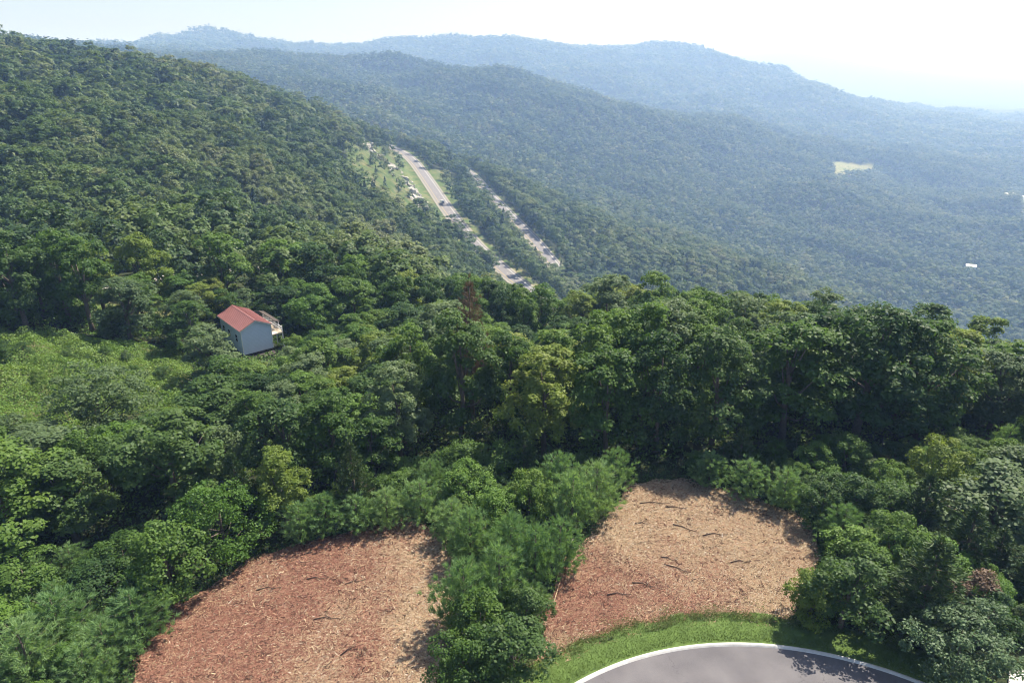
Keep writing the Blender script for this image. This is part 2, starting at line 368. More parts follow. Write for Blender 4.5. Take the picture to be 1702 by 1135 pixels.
# ------------------------------------------------------------------ layout on the ground (metres; x right, y ahead)
LOT_L=[(-28.0,27.2),(-26.5,35.6),(-27.5,38.7),(-27.1,42.8),(-25.3,44.9),(-22.8,48.3),(-19.1,50.4),(-14.1,52.3),(-9.2,53.4),(-6.4,51.2),(-4.9,45.9),(-4.9,41.8),(-5.2,38.2),(-5.3,35.4),(-5.7,27.1)]
LOT_R=[(0.8,35.7),(2.4,39.3),(3.2,43.1),(4.5,46.6),(7.4,51.1),(9.9,55.0),(12.0,59.3),(17.4,60.2),(23.2,57.9),(27.1,53.8),(27.4,50.4),(25.6,46.6),(22.8,43.0),(20.8,40.4),(19.2,40.0),(15.0,39.7),(10.3,38.9),(6.6,37.8),(1.6,35.4)]
HEDGE=[(-4.7,29.7),(-4.9,36.6),(-4.6,41.1),(-4.8,45.9),(-6.4,51.2),(-9.2,53.6),(-19.2,50.6),(-21.6,53.1),(-17.7,58.1),(-9.9,63.6),(-0.1,66.0),(13.1,63.2),(11.9,59.6),(9.7,55.0),(7.1,51.1),(4.2,46.6),(3.0,43.1),(2.1,39.3),(0.5,35.7),(-1.9,29.8)]
RIGHT=[(17.5,60.4),(23.4,58.4),(27.4,53.9),(27.8,50.5),(25.8,46.3),(23.2,43.1),(21.3,40.5),(22.3,40.1),(25.9,39.5),(28.7,38.6),(34.4,38.3),(46,38),(58,66.6),(37.6,66.0),(19.3,64.3)]
BL=[(-33.4,27.2),(-27.4,35.5),(-28.6,39.0),(-28.3,43.2),(-26.2,45.6),(-29.7,49.4),(-38.4,50.2),(-52,48.3),(-46,27)]
MEADOW=[(-86,96),(-66.0,98.3),(-53.2,101.0),(-45,90),(-41.7,77.8),(-49.3,76.2),(-52.4,71.0),(-68,69.4)]
LAWN=[(-124.6,151.0),(-106.9,145.8),(-77.3,126),(-62.4,128.8),(-56.2,118.3),(-68.6,112.3),(-114.8,137.6)]
FIELD=[(999,2211),(1080,2294),(1215,2335),(1150,2230),(940,2010)]
FIELD2=[(1383,1877),(1520,1940),(1330,1600),(1257,1678)]
LANE=np.array([(-50,196),(-62,180),(-66.5,163),(-72,157),(-77,147.5),(-84,142),(-98,139)],float)
KC=(16.6,16.13); KR=22.45     # centre and radius of the turning circle
def inside(x,y,poly):
    x=np.asarray(x,float);y=np.asarray(y,float); r=np.zeros(x.shape,bool); n=len(poly)
    for i in range(n):
        x0,y0=poly[i];x1,y1=poly[(i+1)%n]
        c=((y0>y)!=(y1>y))&(x<(x1-x0)*(y-y0)/((y1-y0) if y1!=y0 else 1e-9)+x0); r^=c
    return r
def edge_dist(x,y,poly):
    b=np.full(np.shape(x),1e9)
    for i in range(len(poly)):
        a=np.array(poly[i]);e=np.array(poly[(i+1)%len(poly)])-a; t=np.clip(((x-a[0])*e[0]+(y-a[1])*e[1])/(e@e),0,1)
        b=np.minimum(b,np.hypot(x-a[0]-t*e[0],y-a[1]-t*e[1]))
    return b
def gz(x,y):
    x=np.atleast_1d(np.asarray(x,float));y=np.atleast_1d(np.asarray(y,float)); z=ground_z(x,y)
    w=np.clip((np.hypot(x-KC[0],y-KC[1])-27)/6,0,1); return z*w-.14*(1-w)
def lane_dist(x,y): return np.abs(path_near(np.atleast_1d(np.asarray(x,float)),np.atleast_1d(np.asarray(y,float)),np.c_[LANE,np.zeros(len(LANE))])[0])
ROCKLINE=np.array([(-63,558,0),(-80,598,0),(-112,684,0),(-165,752,0)],float)
def open_slope(x,y):
    """1 in the thin, rocky pasture above the upper highway"""
    b=np.degrees(np.arctan2(x,y)); d=np.hypot(x,y); return ((b>-13.2+2.2*vnoise(x/25,y/25,81)+(d-640)*.012)&(b<-4.5)&(d>505+40*vnoise(x/30,y/30,82))&(d<800))*1.
# ------------------------------------------------------------------ terrain: one sheet from the camera's feet to the horizon
def build_terrain():
    az=np.concatenate([np.arange(-180,-50,5.),np.arange(-50,50.01,.17),np.arange(55,180,5.)]); na=len(az)
    ds=np.concatenate([[3,6,10],np.exp(np.linspace(math.log(14),math.log(26000),540))]); nr=len(ds)
    A,D=np.meshgrid(np.radians(az),ds); X=(D*np.sin(A)).ravel();Y=(D*np.cos(A)).ravel(); Z=gz(X,Y)
    d=D.ravel(); g=np.zeros(len(X)); f=np.zeros(len(X))
    m=(d>330)&(d<1050)&(np.abs(A.ravel())<.4)
    for P,lo,hi in ((HA,-30,13),(HB,-12,9)):
        s,_=path_near(X[m],Y[m],P); q=((s>lo)&(s<hi)); g[np.where(m)[0][q]]=1
    q=open_slope(X[m],Y[m])>0; g[np.where(m)[0][q]]=np.maximum(g[np.where(m)[0][q]],.75)
    n=(d<260); 
    for P in (MEADOW,LAWN): g[n]=np.maximum(g[n],inside(X[n],Y[n],P))
    for P in (FIELD,FIELD2): f=np.maximum(f,inside(X,Y,P)*1.)
    V=np.stack([X,Y,Z],1); V=np.vstack([V,[[0,0,float(gz(0,.1)[0])]]])
    i=np.arange(nr-1)[:,None]*na; j=np.arange(na)[None]; j2=(j+1)%na
    F=np.stack([i+j,i+na+j,i+na+j2,i+j2],-1).reshape(-1,4)
    c=len(V)-1; k=np.arange(na); F=np.vstack([F,np.stack([np.full(na,c),k,(k+1)%na,np.full(na,c)],1)[:0]])
    m_,nt,out=new_mat('terrain'); L=nt.links
    tc=nd(nt,'ShaderNodeTexCoord'); no=nd(nt,'ShaderNodeTexNoise',i_Scale=.35,i_Detail=8.0,i_Roughness=.7); L.new(tc.outputs['Object'],no.inputs['Vector'])
    n2=nd(nt,'ShaderNodeTexNoise',i_Scale=.02,i_Detail=6.0,i_Roughness=.7); L.new(tc.outputs['Object'],n2.inputs['Vector'])
    fl=ramp(nt,no.outputs['Fac'],[(.3,(.022,.028,.014)),(.5,(.035,.045,.018)),(.7,(.045,.04,.026))])
    n3=nd(nt,'ShaderNodeTexNoise',i_Scale=.09,i_Detail=7.0,i_Roughness=.75); L.new(tc.outputs['Object'],n3.inputs['Vector'])
    gr=ramp(nt,n3.outputs['Fac'],[(.34,(.045,.08,.022)),(.46,(.08,.12,.03)),(.56,(.13,.14,.055)),(.68,(.22,.19,.11))])
    fi=ramp(nt,n2.outputs['Fac'],[(.35,(.15,.18,.06)),(.65,(.24,.22,.11))])
    cols=fl
    for an,c2 in (('grassy',gr),('field',fi)):
        at=nd(nt,'ShaderNodeAttribute',attribute_name=an); mx=nd(nt,'ShaderNodeMix',data_type='RGBA'); L.new(at.outputs['Fac'],mx.inputs[0]); L.new(cols,mx.inputs[6]); L.new(c2,mx.inputs[7]); cols=mx.outputs[2]
    b=nd(nt,'ShaderNodeBsdfPrincipled'); b.inputs['Roughness'].default_value=.95; b.inputs['Specular IOR Level'].default_value=.1; L.new(cols,b.inputs['Base Color']); L.new(b.outputs[0],out.inputs[0])
    # inner disc closes with triangles in the same mesh
    me=mk_mesh('terrain',V,F,m_,{'grassy':np.append(g,0),'field':np.append(f,0)},smooth=True)
    bm=bmesh.new(); bm.from_mesh(me); bm.verts.ensure_lookup_table()
    for q in range(na): bm.faces.new([bm.verts[c],bm.verts[(q+1)%na],bm.verts[q]])
    bm.to_mesh(me); bm.free()
    return tag(link('terrain',me),kind='structure')
build_terrain()
# ------------------------------------------------------------------ haze
def build_haze():
    m,nt,out=new_mat('haze'); v=nd(nt,'ShaderNodeVolumePrincipled'); v.inputs['Density'].default_value=HAZE_DENSITY; v.inputs['Color'].default_value=HAZE_COLOR; v.inputs['Absorption Color'].default_value=(1,1,1,1); v.inputs['Anisotropy'].default_value=HAZE_G
    nt.links.new(v.outputs[0],out.inputs['Volume']); m.cycles.homogeneous_volume=True
    zs=np.empty(len(bpy.data.objects['terrain'].data.vertices)*3,np.float32); bpy.data.objects['terrain'].data.vertices.foreach_get('co',zs); zs=zs[2::3]
    z0=float(zs.min())-1.5; z1=float(zs.max())+25
    o=link('haze',MB().box((0,0,(z0+z1)/2),(53000,53000,z1-z0)).mesh('haze',m)); tag(o,'pale blue summer haze in the air over the valley','haze',kind='stuff')
build_haze()
# ------------------------------------------------------------------ turning circle, kerb, verge
def arc_ring(name,r0,r1,z0,z1,mat,a0=-180,a1=180,step=1.0,prof=None,wob=0):
    """ring swept from r0 to r1; prof is a list of (radius, z)"""
    prof=prof or [(r0,z0),(r1,z1)]; ang=np.radians(np.arange(a0,a1+1e-6,step)); V=[];n=len(prof)
    for a in ang:
        for k,(r,z) in enumerate(prof):
            rr=r+(wob*vnoise(np.array([a*9.]),np.array([3.3]),8)[0] if k==n-1 else 0)
            V.append((KC[0]+rr*math.sin(a),KC[1]+rr*math.cos(a),z))
    F=[(i*n+k,i*n+k+1,(i+1)*n+k+1,(i+1)*n+k) for i in range(len(ang)-1) for k in range(n-1)]
    return mk_mesh(name,V,F,mat)
def asphalt_mat():
    m,nt,out=new_mat('asphalt'); L=nt.links; tc=nd(nt,'ShaderNodeTexCoord')
    n1=nd(nt,'ShaderNodeTexNoise',i_Scale=.35,i_Detail=5.0); n2=nd(nt,'ShaderNodeTexNoise',i_Scale=30.0,i_Detail=3.0)
    for n in(n1,n2): L.new(tc.outputs['Object'],n.inputs['Vector'])
    c=ramp(nt,n1.outputs['Fac'],[(.3,(.098,.092,.098)),(.6,(.135,.126,.130)),(.75,(.155,.146,.148))])
    vo=nd(nt,'ShaderNodeTexVoronoi',feature='DISTANCE_TO_EDGE',i_Scale=.16); no=nd(nt,'ShaderNodeTexNoise',i_Scale=1.2,i_Detail=4.0); L.new(tc.outputs['Object'],no.inputs['Vector'])
    va=nd(nt,'ShaderNodeVectorMath',operation='MULTIPLY_ADD'); va.inputs[1].default_value=(2,2,2); L.new(no.outputs['Color'],va.inputs[0]); L.new(tc.outputs['Object'],va.inputs[2]); L.new(va.outputs[0],vo.inputs['Vector'])
    cr=ramp(nt,vo.outputs['Distance'],[(0,(.62,.62,.62)),(.0035,(1,1,1))])
    g=ramp(nt,n2.outputs['Fac'],[(.3,(.8,.8,.8)),(.7,(1.15,1.15,1.15))])
    x1=nd(nt,'ShaderNodeMix',data_type='RGBA',blend_type='MULTIPLY'); x1.inputs[0].default_value=1; L.new(c,x1.inputs[6]); L.new(g,x1.inputs[7])
    x2=nd(nt,'ShaderNodeMix',data_type='RGBA',blend_type='MULTIPLY'); x2.inputs[0].default_value=1; L.new(x1.outputs[2],x2.inputs[6]); L.new(cr,x2.inputs[7])
    b=nd(nt,'ShaderNodeBsdfPrincipled'); b.inputs['Roughness'].default_value=.85; b.inputs['Specular IOR Level'].default_value=.2; L.new(x2.outputs[2],b.inputs['Base Color'])
    bp=nd(nt,'ShaderNodeBump'); bp.inputs['Strength'].default_value=.3; L.new(n2.outputs['Fac'],bp.inputs['Height']); L.new(bp.outputs[0],b.inputs['Normal']); L.new(b.outputs[0],out.inputs[0]); return m
M['asphalt']=asphalt_mat()
M['kerb']=plain('kerb',(.52,.50,.47),.85,.18,2.5,bump=.2,bscale=60)
tag(link('turning_circle',arc_ring('turning_circle',0.05,KR,.02,0.0,M['asphalt'],prof=[(.05,.05),(8,.05),(16,.03),(KR,.0)])),kind='structure')
tag(link('kerb',arc_ring('kerb',0,0,0,0,M['kerb'],prof=[(KR-.02,-.1),(KR,.004),(KR+.06,.02),(KR+.09,.115),(KR+.26,.12),(KR+.29,-.1)],step=.5)),kind='structure')
M['mown']=plain('mown',(.088,.135,.036),.95,.35,1.2,spec=.1)
tag(link('grass_verge',arc_ring('grass_verge',0,0,0,0,M['mown'],a0=-75,a1=80,step=.5,prof=[(KR+.28,.08),(KR+.9,.11),(KR+1.7,.12),(KR+2.6,.12),(KR+3.4,.0)],wob=.8)),kind='structure')
# concrete drive at the edge of the circle
def drive():
    c=Vector((36.2,35.0,0)); b=MB()
    for i in range(3):
        a=c+Vector((1.55*i,-1.15*i,0)); b.box((a.x,a.y,.10),(1.5,3.2,.12),R_(-36))
    return b
for i in range(4):
    a=Vector((35.6+1.25*i,35.3-.9*i,0)); q=link('drive_slab',MB().box((0,0,.0),(1.5,2.6,.16)).mesh('drive_slab',M['kerb'],.02),loc=(a.x,a.y,.1),rotz=R_(-36))
    if i==0: dr=tag(bpy.data.objects.new('concrete_drive',None),kind='structure'); C.objects.link(dr)
    q.parent=dr
# ------------------------------------------------------------------ the two cleared lots
def redness(x,y):
    n=vnoise(x/3.5,y/3.5,21)+.5*vnoise(x/1.4,y/1.4,22)
    a=np.clip((-11.0-x)/5,-1,1)*.72                            # left lot: rust brown to the west, straw to the east
    b=.62-np.hypot((x-8)/9,(y-43)/6.5)*.75+.3*np.exp(-((x-15)/4)**2-((y-59.5)/1.4)**2)
    return np.clip(np.where(x<-2,a,b)*.75+n*.9+.42,0,1)
def lot_mat():
    m,nt,out=new_mat('mulch'); L=nt.links; tc=nd(nt,'ShaderNodeTexCoord')
    at=nd(nt,'ShaderNodeAttribute',attribute_name='red')
    n1=nd(nt,'ShaderNodeTexNoise',i_Scale=6.0,i_Detail=8.0,i_Roughness=.75); L.new(tc.outputs['Object'],n1.inputs['Vector'])
    tan=ramp(nt,n1.outputs['Fac'],[(.30,(.16,.10,.06)),(.46,(.27,.19,.115)),(.68,(.46,.345,.22))])
    red=ramp(nt,n1.outputs['Fac'],[(.30,(.12,.055,.038)),(.46,(.22,.10,.068)),(.68,(.38,.225,.155))])
    mx=nd(nt,'ShaderNodeMix',data_type='RGBA'); L.new(at.outputs['Fac'],mx.inputs[0]); L.new(tan,mx.inputs[6]); L.new(red,mx.inputs[7])
    b=nd(nt,'ShaderNodeBsdfPrincipled'); b.inputs['Roughness'].default_value=.95; b.inputs['Specular IOR Level'].default_value=.1; L.new(mx.outputs[2],b.inputs['Base Color'])
    bp=nd(nt,'ShaderNodeBump'); bp.inputs['Strength'].default_value=.9; bp.inputs['Distance'].default_value=.06; L.new(n1.outputs['Fac'],bp.inputs['Height']); L.new(bp.outputs[0],b.inputs['Normal']); L.new(b.outputs[0],out.inputs[0]); return m
M['mulch']=lot_mat()
M['debris']=tint_mat('debris',[(0,(.04,.024,.018)),(.16,(.10,.045,.032)),(.34,(.23,.10,.068)),(.5,(.31,.165,.11)),(.64,(.36,.255,.15)),(.8,(.43,.335,.215)),(.92,(.47,.40,.31)),(1,(.62,.56,.48))],.9)
def lot_z(x,y): return gz(x,y)+.09+.10*(vnoise(x/1.3,y/1.3,31)+.5)+.05*(vnoise(x/.45,y/.45,32)+.5)
def build_lot(poly,name,lab,seed,avoid):
    P=np.array(poly); s=.22; xs=np.arange(P[:,0].min()-1,P[:,0].max()+1,s); ys=np.arange(P[:,1].min()-1,P[:,1].max()+1,s)
    X,Y=np.meshgrid(xs,ys); ed=edge_dist(X,Y,poly)*np.where(inside(X,Y,poly),1,-1)
    ok=(ed+1.0*vnoise(X/1.6,Y/1.6,41)+.6*vnoise(X/.5,Y/.5,42)>-.2)&(np.hypot(X-KC[0],Y-KC[1])>KR+1.6)
    Z=lot_z(X.ravel(),Y.ravel()).reshape(X.shape); Z-=np.clip(.5-ed,0,1)*.12
    idx=-np.ones(X.shape,int); c=ok[:-1,:-1]&ok[1:,:-1]&ok[:-1,1:]&ok[1:,1:]
    use=np.zeros(X.shape,bool)
    for a in(0,1):
        for b in(0,1): use[a:a+c.shape[0],b:b+c.shape[1]]|=c
    idx[use]=np.arange(use.sum()); V=np.stack([X[use],Y[use],Z[use]],1)
    F=np.stack([idx[:-1,:-1][c],idx[:-1,1:][c],idx[1:,1:][c],idx[1:,:-1][c]],1)
    tag(link(name,mk_mesh(name,V,F,M['mulch'],{'red':redness(V[:,0],V[:,1])},smooth=True)),kind='structure')
    # chips, twigs and stalks left by the mulcher
    bb=P.min(0),P.max(0); n=230000; x=rng.uniform(bb[0][0]-.5,bb[1][0]+.5,n); y=rng.uniform(bb[0][1]-.5,bb[1][1]+.5,n)
    e=edge_dist(x,y,poly)*np.where(inside(x,y,poly),1,-1); k=(e+1.2*vnoise(x/1.5,y/1.5,43)>-.3)&(np.hypot(x-KC[0],y-KC[1])>KR+1.9)
    x,y=x[k],y[k]; n=len(x); z=lot_z(x,y)
    red=redness(x,y); tint=np.where(rng.random(n)<red*.85,rng.uniform(.12,.58,n),rng.uniform(.46,.90,n)+(rng.random(n)<.04)*.1); tint=np.where(rng.random(n)<.11+1.1*np.clip(vnoise(x/1.1,y/.5,44)+.4*vnoise(x/.3,y/.3,45)-.14,0,1),rng.uniform(0,.15,n),tint)
    big=rng.random(n)<.018; ln=np.minimum(.38,.06+rng.exponential(.055,n)); ln=np.where(big,rng.uniform(.25,.8,n),ln); w=np.where(big,rng.uniform(.015,.04,n),ln*rng.uniform(.08,.24,n)+.01)
    a=rng.uniform(0,2*math.pi,n); a=np.where(rng.random(n)<.3,rng.normal(.3,.4,n),a); el=rng.normal(.08,.28,n)
    d=np.stack([np.cos(a)*np.cos(el),np.sin(a)*np.cos(el),np.sin(el)],1); sd_=np.stack([-np.sin(a),np.cos(a),rng.normal(0,.45,n)],1); up=np.cross(d,sd_)
    p=np.stack([x,y,z+.02+np.abs(np.sin(el))*ln*.4],1); l=ln[:,None];w=w[:,None]
    V=np.empty((n,4,3)); V[:,0]=p-d*l*.5-sd_*w*.5; V[:,1]=p-d*l*.5+sd_*w*.5; V[:,2]=p+d*l*.5+sd_*w*.3; V[:,3]=p+d*l*.5-sd_*w*.3
    F=np.arange(n*4).reshape(n,4)
    o=link('wood_debris',mk_mesh('wood_debris',V.reshape(-1,3),F,M['debris'],{'tint':np.repeat(tint,4)})); tag(o,lab,'wood debris',kind='stuff')
build_lot(LOT_L,'cleared_lot','chips and twigs strewn over the rust brown clearing below the meadow woods',1,None)
build_lot(LOT_R,'cleared_lot','chips and twigs strewn over the tan clearing above the turning circle',2,None)
def branch(P,r,mat,label,group=None,twigs=0):
    P=[Vector(p) for p in P]; b=MB().tube(P,[r*(1-.6*i/(len(P)-1)) for i in range(len(P))],6)
    for t in range(twigs):
        i=rng.integers(1,len(P)); q=P[i]; e=Vector((rng.uniform(-.5,.5),rng.uniform(-.5,.5),rng.uniform(.05,.3))); b.tube([q,q+e],[r*.4,r*.12],4)
    o=link('fallen_branch',b.mesh('fallen_branch',mat,smooth=True)); tag(o,label,'branch',group)
M['wood_pale']=plain('wood_pale',(.60,.52,.40),.8,.2,5); M['wood_dark']=plain('wood_dark',(.10,.068,.05),.9,.3,5); M['wood_tan']=plain('wood_tan',(.42,.30,.18),.85,.25,5)
def lz(x,y,h=.08): return (x,y,float(lot_z(np.array([x]),np.array([y]))[0])+h)
branch([lz(4.55,48.2,.1),lz(5.0,49.1,.35),lz(5.5,50.0,.55)],.075,M['wood_pale'],'pale bare branch leaning on the pines beside the tan clearing')
branch([lz(3.2,42.3),lz(3.55,43.6,.1),lz(3.95,45.0,.12)],.06,M['wood_tan'],'long straw coloured pole lying along the edge of the pine strip')
branch([lz(3.6,44.9),lz(4.2,47.1,.1)],.05,M['wood_tan'],'thin tan stick lying at the foot of the pine strip')
for i,(x,y,a,l) in enumerate([(14.2,46.8,-.35,2.4),(13.6,48.0,-.2,1.3),(10.9,44.9,-.2,1.9),(14.0,56.0,.05,3.0),(15.9,55.3,-.1,2.0),(16.0,52.2,-.5,2.2),(18.6,51.2,.1,2.4),(8.7,43.8,.1,2.0),(19.8,47.6,.05,1.8),(12.2,52.8,.05,1.4)]):
    branch([lz(x-math.cos(a)*l/2,y-math.sin(a)*l/2),lz(x-math.cos(a)*l*.12+.14,y+.16,.1),lz(x+math.cos(a)*l*.2-.1,y+math.sin(a)*l*.2-.13,.13),lz(x+math.cos(a)*l/2,y+math.sin(a)*l/2,.03)],.055,M['wood_dark'],'dark rotten branch half buried in chips of the tan clearing','dark branches in the tan clearing',3)
for i,(x,y,a,l) in enumerate([(-16.4,45.6,.1,1.6),(-14.2,41.0,.1,2.4),(-13.0,45.1,.4,1.7),(-17.7,49.0,.2,1.4),(-20.0,44.5,.15,2.0),(-12.0,37.9,.8,1.3)]):
    branch([lz(x-math.cos(a)*l/2,y-math.sin(a)*l/2),lz(x-math.cos(a)*l*.12+.14,y+.16,.1),lz(x+math.cos(a)*l*.2-.1,y+math.sin(a)*l*.2-.13,.13),lz(x+math.cos(a)*l/2,y+math.sin(a)*l/2,.03)],.05,M['wood_dark'],'dark rotten branch half buried in chips of the rust brown clearing','dark branches in the rust brown clearing',3)
# ------------------------------------------------------------------ grass blades and weeds
def blades(name,x,y,z,h,w,mat,label,cat):
    n=len(x); a=rng.uniform(0,2*math.pi,n); lean=rng.normal(0,.45,(n,2)); p=np.stack([x,y,z],1); s=np.stack([np.cos(a),np.sin(a),np.zeros(n)],1)*(w*.5)[:,None]
    V=np.empty((n,3,3)); V[:,0]=p-s; V[:,1]=p+s; V[:,2]=p+np.stack([lean[:,0]*h,lean[:,1]*h,h],1)
    o=link(name,mk_mesh(name,V.reshape(-1,3),np.arange(n*3).reshape(n,3),mat,{'tint':np.repeat(rng.random(n),3)})); return tag(o,label,cat,kind='stuff')
M['grass']=leaf_mat('grass',[(.038,.075,.017),(.052,.094,.022),(.070,.110,.030),(.12,.135,.055)],trans=.3,patch=.5)
n=60000; a=np.radians(rng.uniform(-62,78,n)); r=KR+.42+rng.random(n)**1.0*2.9; x=KC[0]+r*np.sin(a); y=KC[1]+r*np.cos(a)
bare=(vnoise(x/1.1,y/1.1,51)+.4*vnoise(x/.4,y/.4,52)+rng.normal(0,.12,n)>.36); k=~bare; x,y,r=x[k],y[k],r[k]
blades('mown_grass',x,y,np.full(len(x),.1),rng.uniform(.05,.13,len(x)),rng.uniform(.02,.05,len(x)),M['grass'],'short mown grass between the kerb and the tan clearing','grass')
def cover(name,poly,n,leaf,hmax,mat,label,cat,mask=None,nscale=2.2,seed=61):
    P=np.array(poly); x=rng.uniform(P[:,0].min(),P[:,0].max(),n); y=rng.uniform(P[:,1].min(),P[:,1].max(),n); k=inside(x,y,poly)
    if mask is not None: k&=mask(x,y)
    x,y=x[k],y[k]; n=len(x); m=np.clip(vnoise(x/nscale,y/nscale,seed)+.5+.4*vnoise(x/.7,y/.7,seed+1),.08,1); e=np.clip(edge_dist(x,y,poly)/1.2,.15,1)
    top=hmax*m*e; z=gz(x,y)+top*(1-rng.random(n)**2*.7)+.05
    N=np.stack([-(vnoise((x+.3)/nscale,y/nscale,seed)-vnoise((x-.3)/nscale,y/nscale,seed))*2,-(vnoise(x/nscale,(y+.3)/nscale,seed)-vnoise(x/nscale,(y-.3)/nscale,seed))*2,np.full(n,.7)],1)+rand_unit(n)*.7
    V,F=leaf_cards(np.stack([x,y,z],1),N,leaf*rng.uniform(.5,1.4,n),.6)
    t=np.clip(rng.random(n)*.6+(vnoise(x/5,y/5,seed+3)+.5)*.5,0,1)
    return tag(link(name,mk_mesh(name,V,F,mat,{'tint':np.repeat(t,4)})),label,cat,kind='stuff')
cover('meadow_weeds',MEADOW,110000,.26,1.9,M['weed'],'tangled light green weeds and vines filling the meadow below the tall trees','weeds')
cover('undergrowth',BL,42000,.2,2.4,M['under'],'low leafy undergrowth beside the rust brown clearing','undergrowth')
cover('undergrowth',HEDGE,32000,.2,1.9,M['under'],'low leafy undergrowth filling the strip between the two clearings','undergrowth')
cover('undergrowth',RIGHT,60000,.2,2.3,M['under'],'low leafy undergrowth beneath the bushes and cedars beside the turning circle','undergrowth')
WOODS=[(-72,62),(-60,52),(-36,52),(-19,53),(-9,61),(14,64),(38,66.5),(75,66),(92,80),(60,108),(0,112),(-30,112),(-38,100),(-42,78),(-50,72)]
def woods_mask(x,y):
    k=np.ones(len(x),bool)
    for P in (LOT_L,LOT_R,MEADOW,HEDGE,RIGHT,BL): k&=~inside(x,y,P)
    return k
cover('undergrowth',WOODS,150000,.36,1.8,M['under'],'leafy undergrowth on the floor of the tall woodland','undergrowth',woods_mask)
def rim_mask(x,y):
    k=~inside(x,y,LOT_L)&~inside(x,y,LOT_R)&(np.hypot(x-KC[0],y-KC[1])>KR+3.2)
    return k&(np.minimum(edge_dist(x,y,LOT_L),edge_dist(x,y,LOT_R))<rng.uniform(1.5,5.5,len(x)))
cover('undergrowth',[(-34,27),(-34,60),(10,67),(34,66),(34,40),(22,40.5),(0,33)],120000,.17,.7,M['under'],'low leaves fringing the edges of both clearings','undergrowth',rim_mask,1.2)
YARD=[(-66,100),(-54,101),(-46,90),(-42.5,78),(-36,80),(-28,94),(-24,108),(-28,128),(-52,134),(-70,124),(-100,138),(-110,120),(-92,100)]
def yard_mask(x,y):
    hx,hy=x+44.5,y-106.5; ca,sa=math.cos(R_(-41.2)),math.sin(R_(-41.2)); return ~inside(x,y,MEADOW)&~((np.abs(hx*ca-hy*sa)<5)&(np.abs(hx*sa+hy*ca)<6.3))&~inside(x,y,LAWN)
cover('undergrowth',YARD,90000,.4,1.7,M['under'],'rank green growth around the red roofed house','undergrowth',yard_mask)
def edge_weeds():
    n=26000; a=np.radians(np.clip(rng.normal(-12,24,n),-58,14)); r=KR+2.2+np.abs(rng.normal(0,.9,n))+.6*vnoise(a*9,a*0+3.3,8); x=KC[0]+r*np.sin(a); y=KC[1]+r*np.cos(a)
    k=vnoise(x/.8,y/.8,55)+.5*vnoise(x/.3,y/.3,56)+rng.normal(0,.25,n)>.02+(r-KR-2.2)*.12; x,y=x[k],y[k]; n=len(x)
    V,F=leaf_cards(np.stack([x,y,.14+rng.random(n)**2*.3],1),rand_unit(n)*.8+np.array([0,0,.6]),.10*rng.uniform(.4,1.5,n),.45)
    tag(link('verge_weeds',mk_mesh('verge_weeds',V,F,M['verge_weed'],{'tint':np.repeat(rng.random(n),4)})),'ragged line of weeds where the mown grass meets the tan clearing','weeds',kind='stuff')
M['verge_weed']=leaf_mat('verge_weed',[(.045,.075,.022),(.07,.10,.035),(.10,.12,.05),(.16,.145,.08)],trans=.3)
edge_weeds()
# ------------------------------------------------------------------ highways, lane, rocks
def ribbon(name,P,w0,w1,dz,mat,n=None):
    P=np.asarray(P); t=np.gradient(P[:,:2],axis=0); t/=np.linalg.norm(t,axis=1,keepdims=True); nrm=np.stack([t[:,1],-t[:,0]],1)
    V=[]
    for p,q in zip(P,nrm):
        V.append((p[0]+q[0]*w0,p[1]+q[1]*w0,p[2]+dz)); V.append((p[0]+q[0]*w1,p[1]+q[1]*w1,p[2]+dz))
    F=[(2*i,2*i+1,2*i+3,2*i+2) for i in range(len(P)-1)]
    return mk_mesh(name,V,F,mat)
M['highway']=plain('highway',(.18,.168,.166),.85,.12,.05,spec=.2); M['line_white']=plain('line_white',(.75,.75,.72),.7); M['line_yellow']=plain('line_yellow',(.62,.45,.10),.7)
M['shoulder']=plain('shoulder',(.25,.23,.18),.95,.2,.3)
for P in (HA,HB):
    h=tag(link('highway',ribbon('highway',P,-5.6,5.6,.05,M['highway'])),kind='structure')
    for nm,a,b,mt in (('edge_line',-4.0,-3.75,'line_yellow'),('edge_line',3.75,4.0,'line_white')): link(nm,ribbon(nm,P,a,b,.075,M[mt]),h)
    k=MB(); lane=link('lane_line',mk_mesh('lane_line',*(lambda R:(R[0],R[1]))((lambda P_:(np.concatenate([np.array([[P_[i][0]-.1,P_[i][1],P_[i][2]+.08],[P_[i][0]+.1,P_[i][1],P_[i][2]+.08],[P_[i+1][0]*.5+P_[i][0]*.5+.1,P_[i+1][1]*.5+P_[i][1]*.5,P_[i+1][2]*.5+P_[i][2]*.5+.08],[P_[i+1][0]*.5+P_[i][0]*.5-.1,P_[i+1][1]*.5+P_[i][1]*.5,P_[i+1][2]*.5+P_[i][2]*.5+.08]]) for i in range(0,len(P_)-1,3)]),np.arange(4*len(range(0,len(P_)-1,3))).reshape(-1,4)))(P)),M['line_white']),h)
    for nm,a,b in (('gravel_shoulder',-7.6,-5.55),('gravel_shoulder',5.55,7.2)): tag(link(nm,ribbon(nm,P,a,b,.03,M['shoulder'])),kind='structure')
LP=smooth_path(np.c_[LANE,gz(LANE[:,0],LANE[:,1])],60); LP[:,2]=gz(LP[:,0],LP[:,1])+.12
M['gravel']=plain('gravel',(.42,.39,.34),.95,.25,1.5)
tag(link('gravel_lane',ribbon('gravel_lane',LP,-2.4,2.4,.08,M['gravel'])),kind='structure')
def far_strip(name,pts,w,dz,mat):
    P=np.array([(x,y,float(gz(x,y)[0])+dz) for x,y in pts]); tag(link(name,ribbon(name,smooth_path(P,24),-w,w,0,mat)),kind='structure')
FAR_ROAD=[(-600,1690),(-575,1640),(-545,1600)]
far_strip('far_road',FAR_ROAD,11,5,M['shoulder'])
